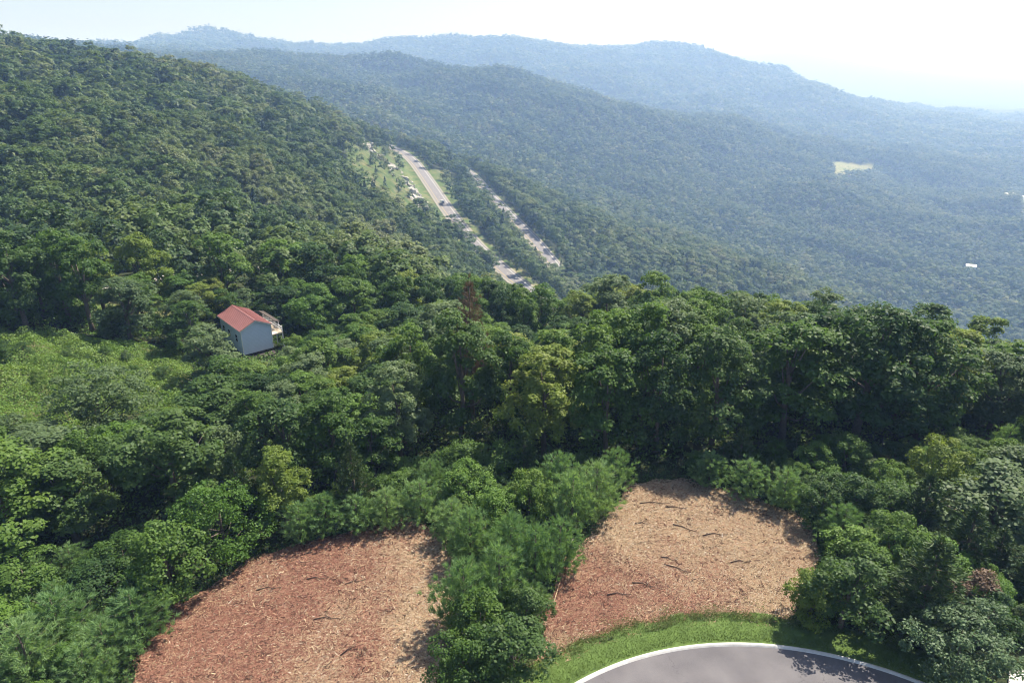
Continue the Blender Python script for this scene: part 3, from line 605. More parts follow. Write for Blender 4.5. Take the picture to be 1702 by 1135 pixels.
M['rock']=plain('rock',(.36,.335,.29),.9,.35,.6,bump=.6,bscale=3)
def rock_mesh(seed):
    bm=bmesh.new(); bmesh.ops.create_icosphere(bm,subdivisions=3,radius=1); r=random.Random(seed); off=r.uniform(0,50)
    pl=[(Vector((r.uniform(-1,1),r.uniform(-1,1),r.uniform(-.5,1))).normalized(),r.uniform(.35,.8)) for _ in range(15)]
    for v in bm.verts:
        v.co*=1+.35*float(vnoise(np.array([v.co.x*3.1+off]),np.array([v.co.y*3.1+v.co.z*2.7]),7)[0])
        for nrm,dist in pl:                       # cleaved faces
            q=v.co.dot(nrm)-dist
            if q>0: v.co-=nrm*q
    me=bpy.data.meshes.new('rock_outcrop'); bm.to_mesh(me); bm.free(); me.materials.append(M['rock']); return me
RM=[rock_mesh(i) for i in range(9)]
tR=np.linspace(0,1,4); nr=190; tt=np.sort(rng.random(nr))
rx=np.interp(tt,tR,ROCKLINE[:,0])+rng.normal(0,6.5,nr); ry=np.interp(tt,tR,ROCKLINE[:,1])+rng.normal(0,3.2,nr); rz=gz(rx,ry); rs=np.abs(path_near(rx,ry,HA)[0])
for i in range(nr):
    if rs[i]<17: continue
    s=min(3.0,.5+rng.exponential(1.0))*(1.25 if tt[i]>.3 else .9); o=link('rock_outcrop',RM[i%9],loc=(rx[i],ry[i],rz[i]+s*.12)); o.scale=(s*rng.uniform(.9,2.0),s*rng.uniform(.9,2.4),s*rng.uniform(.7,1.3)); o.rotation_euler=(rng.uniform(-.4,.4),rng.uniform(-.4,.4),rng.uniform(0,6.28))
    tag(o,'pale limestone outcrop in the slope cut above the upper highway','rock','limestone outcrops above the highway')
# ------------------------------------------------------------------ truck on the highway
M['truck_dark']=plain('truck_dark',(.03,.032,.04),.35,spec=.5); M['truck_white']=plain('truck_white',(.78,.78,.77),.45); M['tyre']=plain('tyre',(.02,.02,.02),.9); M['glass']=plain('glass',(.03,.04,.05),.08,spec=.6); M['steel']=plain('steel',(.4,.4,.42),.35,metal=1); M['lamp']=plain('lamp',(.8,.75,.6),.2)
def truck():
    i=56; p=HA[i]; t=HA[i+1]-HA[i-1]; rz=math.atan2(t[1],t[0])-math.pi/2
    nx,ny=t[1]/np.hypot(t[0],t[1]),-t[0]/np.hypot(t[0],t[1]); off=-1.7
    e=bpy.data.objects.new('box_truck',None); C.objects.link(e); e.location=(p[0]+nx*off,p[1]+ny*off,p[2]+.09); e.rotation_euler=(math.atan2(t[2],np.hypot(t[0],t[1])),0,rz+math.pi)
    tag(e,'dark cabbed truck with a white box driving down the upper highway','truck')
    link('cab',MB().prism([(-1.2,.55),(1.2,.55),(1.2,1.7),(1.05,2.7),(-1.05,2.7),(-1.2,1.7)],2.6,4.9).mesh('cab',M['truck_dark'],.06),e)
    link('bonnet',MB().box((0,5.35,1.05),(2.1,1.1,1.0)).mesh('bonnet',M['truck_dark'],.08),e)
    link('windscreen',MB().box((0,4.92,2.1),(1.9,.06,.75)).mesh('windscreen',M['glass']),e)
    link('box_body',MB().box((0,-1.0,2.2),(2.5,7.0,2.7)).mesh('box_body',M['truck_white'],.05),e)
    link('chassis',MB().box((0,.3,.72),(1.0,9.2,.22)).mesh('chassis',M['truck_dark']),e)
    link('bumper',MB().box((0,5.95,.6),(2.3,.15,.35)).mesh('bumper',M['steel'],.03),e)
    for sx in(-1,1):
        link('headlight',MB().box((sx*.8,5.92,1.05),(.3,.06,.25)).mesh('headlight',M['lamp']),e)
        for yy in(4.6,-2.2,-3.4):
            w=link('wheel',MB().tube([(sx*.82,yy,.5),(sx*1.16,yy,.5)],[.5,.5],16).mesh('wheel',M['tyre']),e); link('rim',MB().tube([(sx*1.1,yy,.5),(sx*1.18,yy,.5)],[.27,.25],12).mesh('rim',M['steel']),w)
truck()
# ------------------------------------------------------------------ red roofed house
M['siding']=plain('siding',(.58,.63,.72),.75,.06,.8); M['roof_red']=plain('roof_red',(.30,.135,.12),.5,.12,.6); M['trim']=plain('trim',(.72,.70,.66),.6); M['dark_wood']=plain('dark_wood',(.07,.055,.045),.85,.3,3); M['deck']=plain('deck',(.55,.45,.33),.8,.2,3); M['foundation']=plain('foundation',(.06,.055,.05),.9,.2,2)
def house():
    e=bpy.data.objects.new('house',None); C.objects.link(e); e.location=(-41.4,103.0,-4.6); e.rotation_euler=(0,0,R_(41.2)); tag(e,'tall narrow grey blue house with a red metal gable roof among trees','house')
    # local: y runs along the ridge away from the front gable, x to the right; z 0 is 0.55 m under the sloping ground
    W=2.45; Lh=9.4; ze=5.45; zr=6.6; zb=1.25
    link('wall',MB().prism([(-W,zb),(W,zb),(W,ze),(0,zr),(-W,ze)],0,Lh).mesh('wall',M['siding']),e)
    for k in range(1,19):
        z=zb+k*.23
        if z<ze-.1: link('siding_board',MB().box((0,-.012,z),(2*W+.02,.024,.035)).mesh('siding_board',M['siding']),e)
    link('foundation',MB().box((0,Lh/2,.4),(2*W-.3,Lh-.3,1.72)).mesh('foundation',M['foundation']),e)
    for x in(-W+.15,0,W-.15):
        for y in(.15,Lh/2,Lh-.15): link('pier',MB().box((x,y,.4),(.28,.28,1.75)).mesh('pier',M['dark_wood']),e)
    sl=(zr-ze)/W; ov=.28
    for sx in(-1,1):
        x1=sx*(W+ov); z1=ze-sl*ov
        rf=link('roof',MB().prism([(0,zr+.06),(x1,z1+.06),(x1,z1+.14),(0,zr+.14)],-.3,Lh+.3).mesh('roof',M['roof_red']),e)
        for k in range(24):
            y=-.2+k*(Lh+.4)/23; b=MB(); b.prism([(sx*.05,zr+.12),(x1,z1+.135),(x1,z1+.185),(sx*.05,zr+.18)],y-.02,y+.02); link('roof_seam',b.mesh('roof_seam',M['roof_red']),rf)
        link('fascia',MB().box((x1-sx*.01,Lh/2,z1+.02),(.04,Lh+.58,.16)).mesh('fascia',M['trim']),rf)
        link('rake_trim',MB().prism([(0,zr-.06),(x1,z1-.08),(x1,z1+.055),(0,zr+.055)],-.31,-.27).mesh('rake_trim',M['trim']),rf)
    link('ridge_cap',MB().prism([(-.18,zr+.1),(0,zr+.2),(.18,zr+.1),(0,zr+.17)],-.31,Lh+.31).mesh('ridge_cap',M['roof_red']),e)
    for sx in(-1,1): link('corner_trim',MB().box((sx*(W+.01),-.02,(zb+ze)/2),(.12,.08,ze-zb-.05)).mesh('corner_trim',M['trim']),e)
    for y in(2.2,5.4,7.8):
        w=link('window',MB().box((-W-.015,y,3.6),(.06,.95,1.3)).mesh('window',M['trim']),e); link('pane',MB().box((-W-.05,y,3.6),(.03,.8,1.15)).mesh('pane',M['glass']),w); link('sash_bar',MB().box((-W-.07,y,3.6),(.03,.8,.06)).mesh('sash_bar',M['trim']),w)
    # side deck with posts, rail and a slim porch roof
    dk=link('deck',MB().box((W+1.25,Lh/2+.6,3.0),(2.4,Lh-1.2,.16)).mesh('deck',M['deck']),e)
    for y in(1.3,4.0,6.8,9.2):
        link('deck_post',MB().box((W+2.35,y,2.1),(.14,.14,4.2)).mesh('deck_post',M['trim']),dk)
    for z in(3.45,3.95): link('deck_rail',MB().box((W+2.35,Lh/2+.6,z),(.08,Lh-1.2,.08)).mesh('deck_rail',M['trim']),dk)
    for k in range(28): link('baluster',MB().box((W+2.35,1.5+k*.28,3.6),(.04,.04,.75)).mesh('baluster',M['trim']),dk)
    pr=link('porch_roof',MB().prism([(W+1.75,ze-.72),(W+2.6,ze-.95),(W+2.6,ze-.87),(W+1.75,ze-.64)],2.6,Lh).mesh('porch_roof',M['dark_wood']),e)
    for y in(2.8,4.4,6,7.6,9.2): link('porch_rafter',MB().prism([(W+.02,ze-.36),(W+1.8,ze-.80),(W+1.8,ze-.70),(W+.02,ze-.26)],y-.05,y+.05).mesh('porch_rafter',M['dark_wood']),pr)
    link('porch_beam',MB().box((W+2.6,Lh/2+1.3,ze-.96),(.12,Lh-2.6,.2)).mesh('porch_beam',M['dark_wood']),pr)
    for y in(2.8,6,9.2): link('porch_post',MB().box((W+2.45,y,3.75),(.12,.12,1.5)).mesh('porch_post',M['trim']),pr)
    link('base_deck',MB().box((.2,-.8,.72),(4.4,1.5,.12)).mesh('base_deck',M['dark_wood']),e)
    link('base_rail',MB().box((.2,-1.5,1.15),(4.4,.07,.08)).mesh('base_rail',M['dark_wood']),e)
    for x in(-1.9,-.5,.9,2.3): link('base_post',MB().box((x,-1.5,.5),(.1,.1,1.3)).mesh('base_post',M['dark_wood']),e)
house()
# ------------------------------------------------------------------ far buildings in the valley
M['far_white']=plain('far_white',(.6,.59,.56),.6); M['far_roof']=plain('far_roof',(.62,.62,.62),.5); M['far_tin']=plain('far_tin',(.5,.5,.5),.4)
def barn(x,y,w,l,h,rz,label,group,roof):
    e=bpy.data.objects.new('farm_building',None); C.objects.link(e); e.location=(x,y,float(gz(x,y)[0])+h*.0); e.rotation_euler=(0,0,rz); tag(e,label,'building',group)
    link('wall',MB().prism([(-w/2,-1),(w/2,-1),(w/2,h),(0,h+w*.25),(-w/2,h)],-l/2,l/2).mesh('wall',M['far_white']),e)
    for sx in(-1,1): link('roof',MB().prism([(0,h+w*.25+.1),(sx*(w/2+.6),h-.2),(sx*(w/2+.6),h+.1),(0,h+w*.25+.4)],-l/2-.6,l/2+.6).mesh('roof',roof),e)
    link('door',MB().box((0,-l/2-.05,1.5),(w*.3,.1,3)).mesh('door',M['far_roof']),e)
FARB=[(1392,1905),(1425,1925),(1445,1870),(1470,1935),(1350,1870),(1375,1850)]
for i,(x,y) in enumerate(FARB): barn(x,y,14,22+4*(i%3),6,.4*i,'small white building in the cluster by a green valley field','white buildings by the valley field',M['far_tin'])
barn(852,1228,11,16,10,1.2,'lone white roofed building among the dark valley woods',None,M['far_tin'])
FARB.append((852,1228))
# ------------------------------------------------------------------ near trees, pines and shrubs: each one a thing of its own
def crown_mesh(name,mat,**k):
    V,F,t,cc=broad_crown(**k); return mk_mesh(name,V,F,mat,{'tint':t}),cc
PROTO={}   # kind -> list of (crown mesh by tone, trunk mesh, height, width)
def proto_broad(key,n,tones,H,W,z0,lobes,clumps,per,leaf,crad,bark='bark',**kw):
    out=[]
    for i in range(n):
        V,F,t,cc=broad_crown(W/2,H-z0,z0,lobes+(i%3),clumps,per,leaf,crad,**kw)
        top=V[:,2].max(); rad=np.percentile(np.hypot(V[:,0],V[:,1]),97)
        tr=trunk_mesh('trunk',H*.8,.018*H+.05,cc[rng.choice(len(cc),min(9,len(cc)),replace=False)],M[bark])
        out.append((mk_mesh('crown',V,F,M[tones[0]],{'tint':t}),tr,top,2*rad))
    PROTO[key]=out
ALLT=('leaf_mid','leaf_dark','leaf_yellow','leaf_grey','leaf_bright')
proto_broad('broad',7,ALLT,14,9,1.2,10,120,100,.36,.23)
proto_broad('tall',4,ALLT,15,9,4.6,8,84,100,.4,.24)
proto_broad('shrub',5,('leaf_mid','leaf_dark','leaf_yellow','leaf_grey','leaf_bright','leaf_leathery','dead_needle'),5,5.2,.3,7,70,95,.2,.26)
proto_broad('willow',3,('leaf_bright','leaf_grey','leaf_mid'),8,9.2,.5,9,130,110,.24,.19,outw=.35)
def proto_needle(key,n,tones,H,Wd,**kw):
    out=[]
    for i in range(n):
        V,F,t,br=pine_crown(H,Wd/2,**kw); st=pine_stem('trunk',H,.02*H+.02,br,M['bark'])
        out.append((mk_mesh('crown',V,F,M[tones[0]],{'tint':t}),st,H,np.percentile(np.hypot(V[:,0],V[:,1]),97)*2))
    PROTO[key]=out
proto_needle('pine',5,('pine',),5,4.6,whorls=13,arms=9,tufts=7,per=22,length=.40,width=.055,shape=.62,up=.55)
proto_needle('cedar',4,('cedar',),7,3.8,whorls=20,arms=10,tufts=7,per=14,length=.34,width=.09,shape=.95,up=.25,bare=.03)
proto_needle('dead',1,('dead_needle',),15,4.8,whorls=18,arms=8,tufts=7,per=14,length=.5,width=.07,shape=.7,up=.25,bare=.35)
COUNT={}
def plant(name,key,tone,x,y,h,w,label,cat,group=None,var=None):
    pr=PROTO[key]; i=var if var is not None else COUNT.get(key,0); COUNT[key]=COUNT.get(key,0)+1; cm,tr,H,Wd=pr[i%len(pr)]
    e=bpy.data.objects.new(name,None); C.objects.link(e); e.empty_display_size=.5
    e.location=(x,y,float(gz(x,y)[0])); e.rotation_euler=(0,0,rng.uniform(0,6.28)); e.scale=(w/Wd,w/Wd*rng.uniform(.92,1.08),h/H)
    tag(e,label,cat,group); link('trunk',tr,e); c=link('crown',cm,e); c.material_slots[0].link='OBJECT'; c.material_slots[0].material=M[tone]; return e
TONE={'leaf_mid':'mid green','leaf_dark':'dark green','leaf_yellow':'yellow green','leaf_grey':'grey green','leaf_bright':'bright green'}
HAND=[('G',-42.4,88.5,9.2,8.6),('W',-25.2,49.0,7.8,9.2),('B',-27.6,43.9,8.0,7.3),('P',-28.0,39.3,4.8,5.5),('P',-29.0,37.0,4.1,4.7),('P',-33.5,38.9,5.1,5.8),('P',-33.6,35.6,5.4,5.6),('P',-29.3,34.9,4.0,4.4),('S',-39.2,43.9,4.8,6.9),('S',-33.9,44.4,3.9,6.1),('S',-33.0,46.9,4.3,5.7),('S',-37.4,38.5,5.1,5.9),('B',-44.4,50.1,12.4,11.8),('B',-40.9,52.6,9.7,8.1),('W',-46.4,68.1,10.5,13.2),('B',-33.1,56.8,10.8,10.4),('G',-30.0,62.2,6.8,5.8),('B',-23.5,60.8,10.4,9.1),('B',-18.6,61.6,10.5,7.2),('Y',3.5,65.4,13.1,9.4),('B',10.1,64.3,13.1,8.7),('B',22.3,66.2,15.0,10.2),('B',30.4,67.3,15.2,11.4),('B',39.2,68.0,16.2,12.7),('B',45.8,67.9,14.8,10.3),('B',15.9,66.0,14.3,8.2),('G',-12.3,65.3,12.0,7.7),('D',-4.9,74.9,18.6,5.2),('C',1.2,59.9,6.4,4.3),('C',3.8,60.3,4.2,2.6),('C',-15.0,54.8,8.4,4.1),('C',23.7,61.3,5.6,3.4),('S',-3.4,34.7,5.2,5.0),('S',0.0,35.3,5.7,6.3),('P',-3.6,40.2,6.4,4.9),('P',-1.0,42.1,6.2,5.1),('S',-2.3,38.0,5.2,4.8),('S',1.0,39.7,4.8,4.3),('P',1.9,44.9,5.9,4.5),('P',4.0,46.8,5.1,4.2),('P',-0.1,46.4,5.8,5.1),('P',-3.6,47.8,5.4,4.7),('P',-5.4,50.8,4.2,4.4),('S',-1.7,52.0,5.0,5.0),('S',1.6,53.4,5.6,5.1),('P',5.5,52.2,6.1,5.5),('P',8.0,54.6,5.6,5.1),('P',10.4,58.6,4.7,4.3),('P',4.7,56.6,5.4,5.3),('P',-8.6,54.0,4.3,4.9),('P',-11.7,53.1,4.0,4.3),('P',-14.4,52.6,3.7,4.3),('P',-17.1,52.1,4.3,4.3),('P',-19.2,51.2,4.0,4.3),('S',-11.4,56.5,3.8,4.8),('S',-4.2,55.9,5.0,5.3),('S',-0.7,60.2,5.2,5.2),('P',20.2,59.6,3.7,4.5),('P',23.4,57.6,4.0,5.0),('P',26.3,55.6,4.2,4.3),('S',19.2,61.4,3.0,3.2),('S',28.4,52.4,4.6,4.8),('P',29.2,49.7,4.3,4.7),('S',28.6,46.0,4.8,5.5),('Y',23.0,41.0,4.9,4.1),('B',25.2,40.4,6.9,7.1),('S',28.4,43.3,5.0,5.3),('C',30.5,39.6,9.0,7.4),('S',31.8,46.5,5.7,5.7),('S',31.2,52.4,5.6,6.1),('S',34.2,52.4,5.2,6.2),('C',36.2,50.1,7.5,4.7),('C',37.3,45.6,7.4,5.1),('C',39.9,45.4,5.2,4.4),('C',40.3,42.6,5.0,5.1),('G',43.3,51.0,7.6,11.8),('G',49.8,55.7,5.6,8.9),('Y',42.2,57.3,6.3,6.2),('S',34.2,60.3,5.2,5.5),('S',30.9,59.7,4.3,4.7),('V',31.0,35.8,5.6,8.6),('S',35.0,38.9,4.8,5.0),('R',34.7,40.4,5.3,4.5),('S',33.9,44.1,5.1,5.5)]
UNIQUE={(-42.4,88.5):'grey green tree on the meadow edge in front of the red roofed house',
 (-25.2,49.0):'feathery bright green round tree at the far edge of the rust brown clearing',(-27.6,43.9):'leafy green tree touching the meadow side edge of the rust brown clearing',
 (-46.4,68.1):'wide grey green fine leaved tree standing over the weedy meadow',(3.5,65.4):'tall yellow green tree in the woodland just behind the pine strip',(-4.9,74.9):'dead reddish brown pine rising out of the green woodland',
 (23.0,41.0):'small yellow green bush where the tan clearing meets the mown verge',(25.2,40.4):'spreading green tree shading the kerb of the turning circle',(30.5,39.6):'largest dark green cedar, standing behind the turning circle kerb',
 (42.2,57.3):'lone yellow green bush in front of the dark woodland wall',(31.0,35.8):'broad bush of dull leathery leaves beside the turning circle kerb',(34.7,40.4):'brown dying bush beside the dark cedars near the drive',
 (43.3,51.0):'very wide pale grey green tree among the dark cedars',(49.8,55.7):'pale grey green low tree behind the dark cedars'}
def zone_of(x,y):
    if inside(np.array([x]),np.array([y]),HEDGE)[0] or (-6<x<13 and y<63): return 'strip'
    if x>16 and y<63.5: return 'circle'
    if x<-26 and y<50.5: return 'corner'
    if x<-19 and y<76: return 'woods'
    return 'belt'
WHERE={'strip':'in the green strip between the two clearings','circle':'in the thicket behind the turning circle','corner':'in the thicket beside the rust brown clearing','woods':'in the woods between meadow and rust brown clearing','belt':'in the tall woodland belt','behind':'in the tall stand beyond the weedy meadow','house':'close around the red roofed house'}
def where(x,y,z):
    if z=='strip': return ('at the kerb end of' if y<44 else 'halfway along' if y<54 else 'at the woodland end of')+' the green strip between the two clearings'
    if z=='circle': return ('near the kerb in' if y<45 else 'in the middle of' if y<54 else 'at the woodland side of')+' the thicket behind the turning circle'
    if z=='woods': return ('near the meadow in' if y>66 else 'in')+' the woods above the rust brown clearing'
    if z!='belt': return WHERE[z]
    d=math.hypot(x,y); b=math.degrees(math.atan2(x,y))
    s='at the front of' if d<76 else 'deep inside' if d<94 else 'along the far edge of'
    t='the rust brown clearing' if b<-9 else 'the pine strip' if b<9 else 'the tan clearing' if b<23 else 'the cedars'
    return s+' the woodland behind '+t
def looks(h,w):
    r=w/h; return 'slim ' if r<.58 else 'broad ' if r>.78 else ''
taken=[]
for i,(k,x,y,h,w) in enumerate(HAND):
    z=zone_of(x,y); wh=where(x,y,z); lab=UNIQUE.get((x,y))
    if k=='P': plant('young_pine','pine','pine',x,y,h,w,lab or 'young blue green pine '+wh,'pine','young pines '+wh)
    elif k=='C': plant('cedar_tree','cedar','cedar',x,y,h,w,lab or 'narrow dark green cedar '+wh,'cedar',None if lab else 'cedars '+wh)
    elif k=='D': plant('dead_pine','dead','dead_needle',x,y,h,w,lab,'pine')
    elif k=='W': plant('round_tree','willow','leaf_bright' if y==49.0 else 'leaf_grey',x,y,h,w,lab,'tree')
    elif k=='S':
        tn=['leaf_mid','leaf_dark','leaf_mid','leaf_bright'][i%4]; plant('shrub','shrub',tn,x,y,h,w,lab or TONE[tn]+' shrub '+wh,'shrub',None if lab else TONE[tn]+' shrubs '+wh)
    elif k=='V': plant('shrub','willow','leaf_leathery',x,y,h,w,lab,'shrub')
    elif k=='R': plant('shrub','shrub','dead_needle',x,y,h,w,lab,'shrub')
    elif k=='Y' and h<7: plant('shrub','shrub','leaf_yellow',x,y,h,w,lab,'shrub')
    else:
        tn={'B':['leaf_mid','leaf_dark'][i%2],'G':'leaf_grey','Y':'leaf_yellow'}[k]
        small=h<8.5; plant('broadleaf_tree','shrub' if small else 'broad',tn,x,y,h,w,lab or looks(h,w)+TONE[tn]+' tree '+wh,'tree',None if lab else looks(h,w)+TONE[tn]+' trees '+wh)
    taken.append((x,y,w))
# skyline of the woodland: how high (as an angle below the horizon) its far edge may reach, by bearing in degrees
LIM_B=np.array([-48.8, -40.2, -27.4, -25.9, -20.2, -18.8, -15.2, -11.1, -8.0, -4.3, -1.1, 1.6, 3.7, 5.8, 7.9, 11.0, 14.5, 17.9, 22.6, 27.1, 29.3, 33.3, 36.0, 39.0, 45.2])
LIM_NEAR=np.array([19.4, 22.2, 25.4, 21.5, 22.1, 20.1, 19.2, 18.5, 18.4, 19.0, 20.1, 21.0, 20.3, 19.9, 19.5, 18.8, 17.6, 16.9, 17.2, 17.1, 17.5, 17.4, 17.5, 17.6, 17.1])
def cap_height(x,y,h):
    b=math.degrees(math.atan2(x,y)); d=math.hypot(x,y)
    lim=np.interp(b,LIM_B,LIM_NEAR)
    if (b<-17 and d>111 and not -25.8<b<-19.3) or d>119: return h          # the tall trees beyond the meadow and round the house
    zt=40-d*math.tan(math.radians(lim+rng.uniform(-.4,1.5))); return min(h,zt-float(gz(x,y)[0]))
HOUSE=(-44.5,106.5)
nb=0; tries=0
cand=[]
for _ in range(26000):
    b=math.radians(rng.uniform(-46,47)); d=math.sqrt(rng.uniform(50**2,138**2)); cand.append((d*math.sin(b),d*math.cos(b)))
cand=np.array(cand); X,Y=cand.T
bad=np.zeros(len(X),bool)
for P in (LOT_L,LOT_R,HEDGE,RIGHT,BL,MEADOW,LAWN): bad|=inside(X,Y,P)
for P in (LOT_L,LOT_R): bad|=edge_dist(X,Y,P)<1.5
bad|=edge_dist(X,Y,MEADOW)<1.5
bad|=np.hypot(X-KC[0],Y-KC[1])<KR+5
bad|=lane_dist(X,Y)<5
bad|=np.hypot((X+33.5)/6,(Y-52.5)/3.2)<1       # the hollow in the woods
hx,hy=X-HOUSE[0],Y-HOUSE[1]; ca,sa=math.cos(R_(-41.2)),math.sin(R_(-41.2)); lx,ly=hx*ca-hy*sa,hx*sa+hy*ca
bad|=(lx>-5.5)&(lx<8.5)&(np.abs(ly)<7.5)
cand=cand[~bad]; placed=[]
for x,y in cand:
    d=math.hypot(x,y); b=math.degrees(math.atan2(x,y))
    if b<-15 and d>111: h=rng.uniform(12,17); w=h*rng.uniform(.55,.75); zn='behind'
    elif x<-13 and d<111: h=rng.uniform(7,11.5); w=h*rng.uniform(.7,1.0); zn='woods'
    else: h=rng.uniform(12.5,17); w=h*rng.uniform(.52,.74); zn='belt'
    if zn=='behind' and math.hypot(lx[0]*0+x-HOUSE[0],y-HOUSE[1])<18: h*=.68; w*=.85; zn='house'
    h=cap_height(x,y,h)
    if h<3.2: continue
    w=min(w,h*1.05)
    if any((x-a)**2+(y-c)**2<(.29*(w+e))**2 for a,c,e in taken): continue
    taken.append((x,y,w)); placed.append((x,y,h,w,zn))
    if len(placed)>=300: break
for x,y,h,w,zn in placed:
    tn=rng.choice(['leaf_mid','leaf_dark','leaf_yellow','leaf_grey','leaf_bright'],p=[.42,.24,.09,.13,.12]); wh=where(x,y,zn); tw=looks(h,w)+TONE[tn]
    if h>6.5 and rng.random()<.06 and zn!='belt': plant('cedar_tree','cedar','cedar',x,y,h*.9,w*.55,'narrow dark green cedar '+wh,'cedar','cedars '+wh); continue
    if h<6.5: plant('shrub','shrub',tn,x,y,h,w,tw+' shrub '+wh,'shrub',tw+' shrubs '+wh)
    else: plant('broadleaf_tree','tall' if zn=='behind' and rng.random()<.6 else 'broad',tn,x,y,h,w,tw+' tree '+wh,'tree',tw+' trees '+wh)
print('placed',len(placed))
# filler shrubs inside the thickets
def fill(poly,n,hr,kinds,zn):
    P=np.array(poly); got=0
    for _ in range(6000):
        x=rng.uniform(P[:,0].min(),P[:,0].max()); y=rng.uniform(P[:,1].min(),P[:,1].max()); h=rng.uniform(*hr); w=h*rng.uniform(.85,1.2)
        if not inside(np.array([x]),np.array([y]),poly)[0] or edge_dist(np.array([x]),np.array([y]),poly)[0]<w*.38: continue
        if any((x-a)**2+(y-c)**2<(.27*(w+e))**2 for a,c,e in taken): continue
        taken.append((x,y,w)); got+=1; k=kinds[rng.integers(len(kinds))]; wh=where(x,y,zn)
        if k=='pine': plant('young_pine','pine','pine',x,y,h,w,'young blue green pine '+wh,'pine','young pines '+wh)
        elif k=='cedar': plant('cedar_tree','cedar','cedar',x,y,h*1.25,w*.7,'narrow dark green cedar '+wh,'cedar','cedars '+wh)
        else: plant('shrub','shrub',k,x,y,h,w,TONE[k]+' shrub '+wh,'shrub',TONE[k]+' shrubs '+wh)
        if got>=n: break
MEAD_IN=[(-80,92),(-64,93),(-54,96),(-47,88),(-44.5,79),(-52,79),(-66,74)]
WHERE['mead']='rising out of the weedy meadow'
fill(MEAD_IN,13,(1.3,2.6),['leaf_mid','leaf_grey','leaf_mid','leaf_dark'],'mead')
fill(BL,40,(2.2,4.2),['pine','leaf_mid','leaf_bright','leaf_mid','pine'],'corner')
fill(HEDGE,40,(2.2,4.2),['pine','pine','leaf_mid','leaf_dark'],'strip')
fill(RIGHT,75,(2.4,5.0),['leaf_mid','leaf_dark','leaf_mid','leaf_bright','cedar','leaf_grey','pine'],'circle')
# ------------------------------------------------------------------ the forest beyond: uncountable, one object for each mountainside
LIB={}
def lib(key,specs):
    col=bpy.data.collections.new('forest_'+key)
    for i,(V,F,t,mat) in enumerate(specs):
        me=mk_mesh('crown',V,F,mat,{'tint':t}); o=bpy.data.objects.new('%s_%02d'%(key,i),me); col.objects.link(o)
    LIB[key]=col
def bspec(n,H,W,z0,lobes,clumps,per,leaf,crad,outw,gw,mat): 
    r=[]
    for i in range(n):
        V,F,t,_=broad_crown(W/2,H-z0,z0,lobes+i%2,clumps,per,leaf,crad,outw,gw=gw); r.append((V,F,t,M[mat]))
    return r
def nspec(n,H,W,leaf,count,mat):
    r=[]
    for i in range(n):
        t=rng.random(count)**.8; rr=W/2*(1-t)**.75*(.75+.25*rng.random(count))*(1+.25*np.sin(t*40)); a=rng.uniform(0,2*math.pi,count)
        P=np.stack([rr*np.cos(a),rr*np.sin(a),H*(.15+.85*t)],1); N=np.stack([np.cos(a),np.sin(a),np.full(count,.5)],1)*.7+rand_unit(count)*.5
        V,F=leaf_cards(P,N,leaf*rng.uniform(.6,1.3,count),.6); r.append((V,F,np.repeat(rng.random(count),4),M[mat]))
    return r
lib('a',bspec(7,14.5,13,2.5,7,70,46,.7,.22,.7,.35,'forest_leaf')+nspec(2,16,6.5,.8,900,'forest_pine'))
lib('b',bspec(7,14.5,13.5,3,6,40,26,1.1,.24,.82,.55,'forest_leaf')+nspec(2,16,6.5,1.4,240,'forest_pine'))
lib('c',bspec(6,14.5,14,3,5,20,14,1.9,.28,.9,.75,'forest_leaf')+nspec(1,15,7,2.2,70,'forest_pine'))
lib('d',bspec(5,18,22,3,5,16,9,3.6,.30,.95,.85,'forest_leaf'))
HB_AZ=np.radians(np.arange(-47,47.01,.3)); HB_D=np.exp(np.linspace(math.log(50),math.log(9000),420))
_A,_D=np.meshgrid(HB_AZ,HB_D,indexing='ij'); _g=gz((_D*np.sin(_A)).ravel(),(_D*np.cos(_A)).ravel()).reshape(_A.shape)
_el=(_g+np.where(_D>140,7.,0.)-40)/_D; _run=np.maximum.accumulate(_el,axis=1)
def seen(x,y,z,h):
    d=np.hypot(x,y); ia=np.clip(np.round((np.arctan2(x,y)-HB_AZ[0])/np.radians(.3)).astype(int),0,len(HB_AZ)-1)
    idd=np.clip(np.searchsorted(HB_D,d*.97-8)-1,0,len(HB_D)-1); return (z+h-40)/d>_run[ia,idd]-.006-3/d
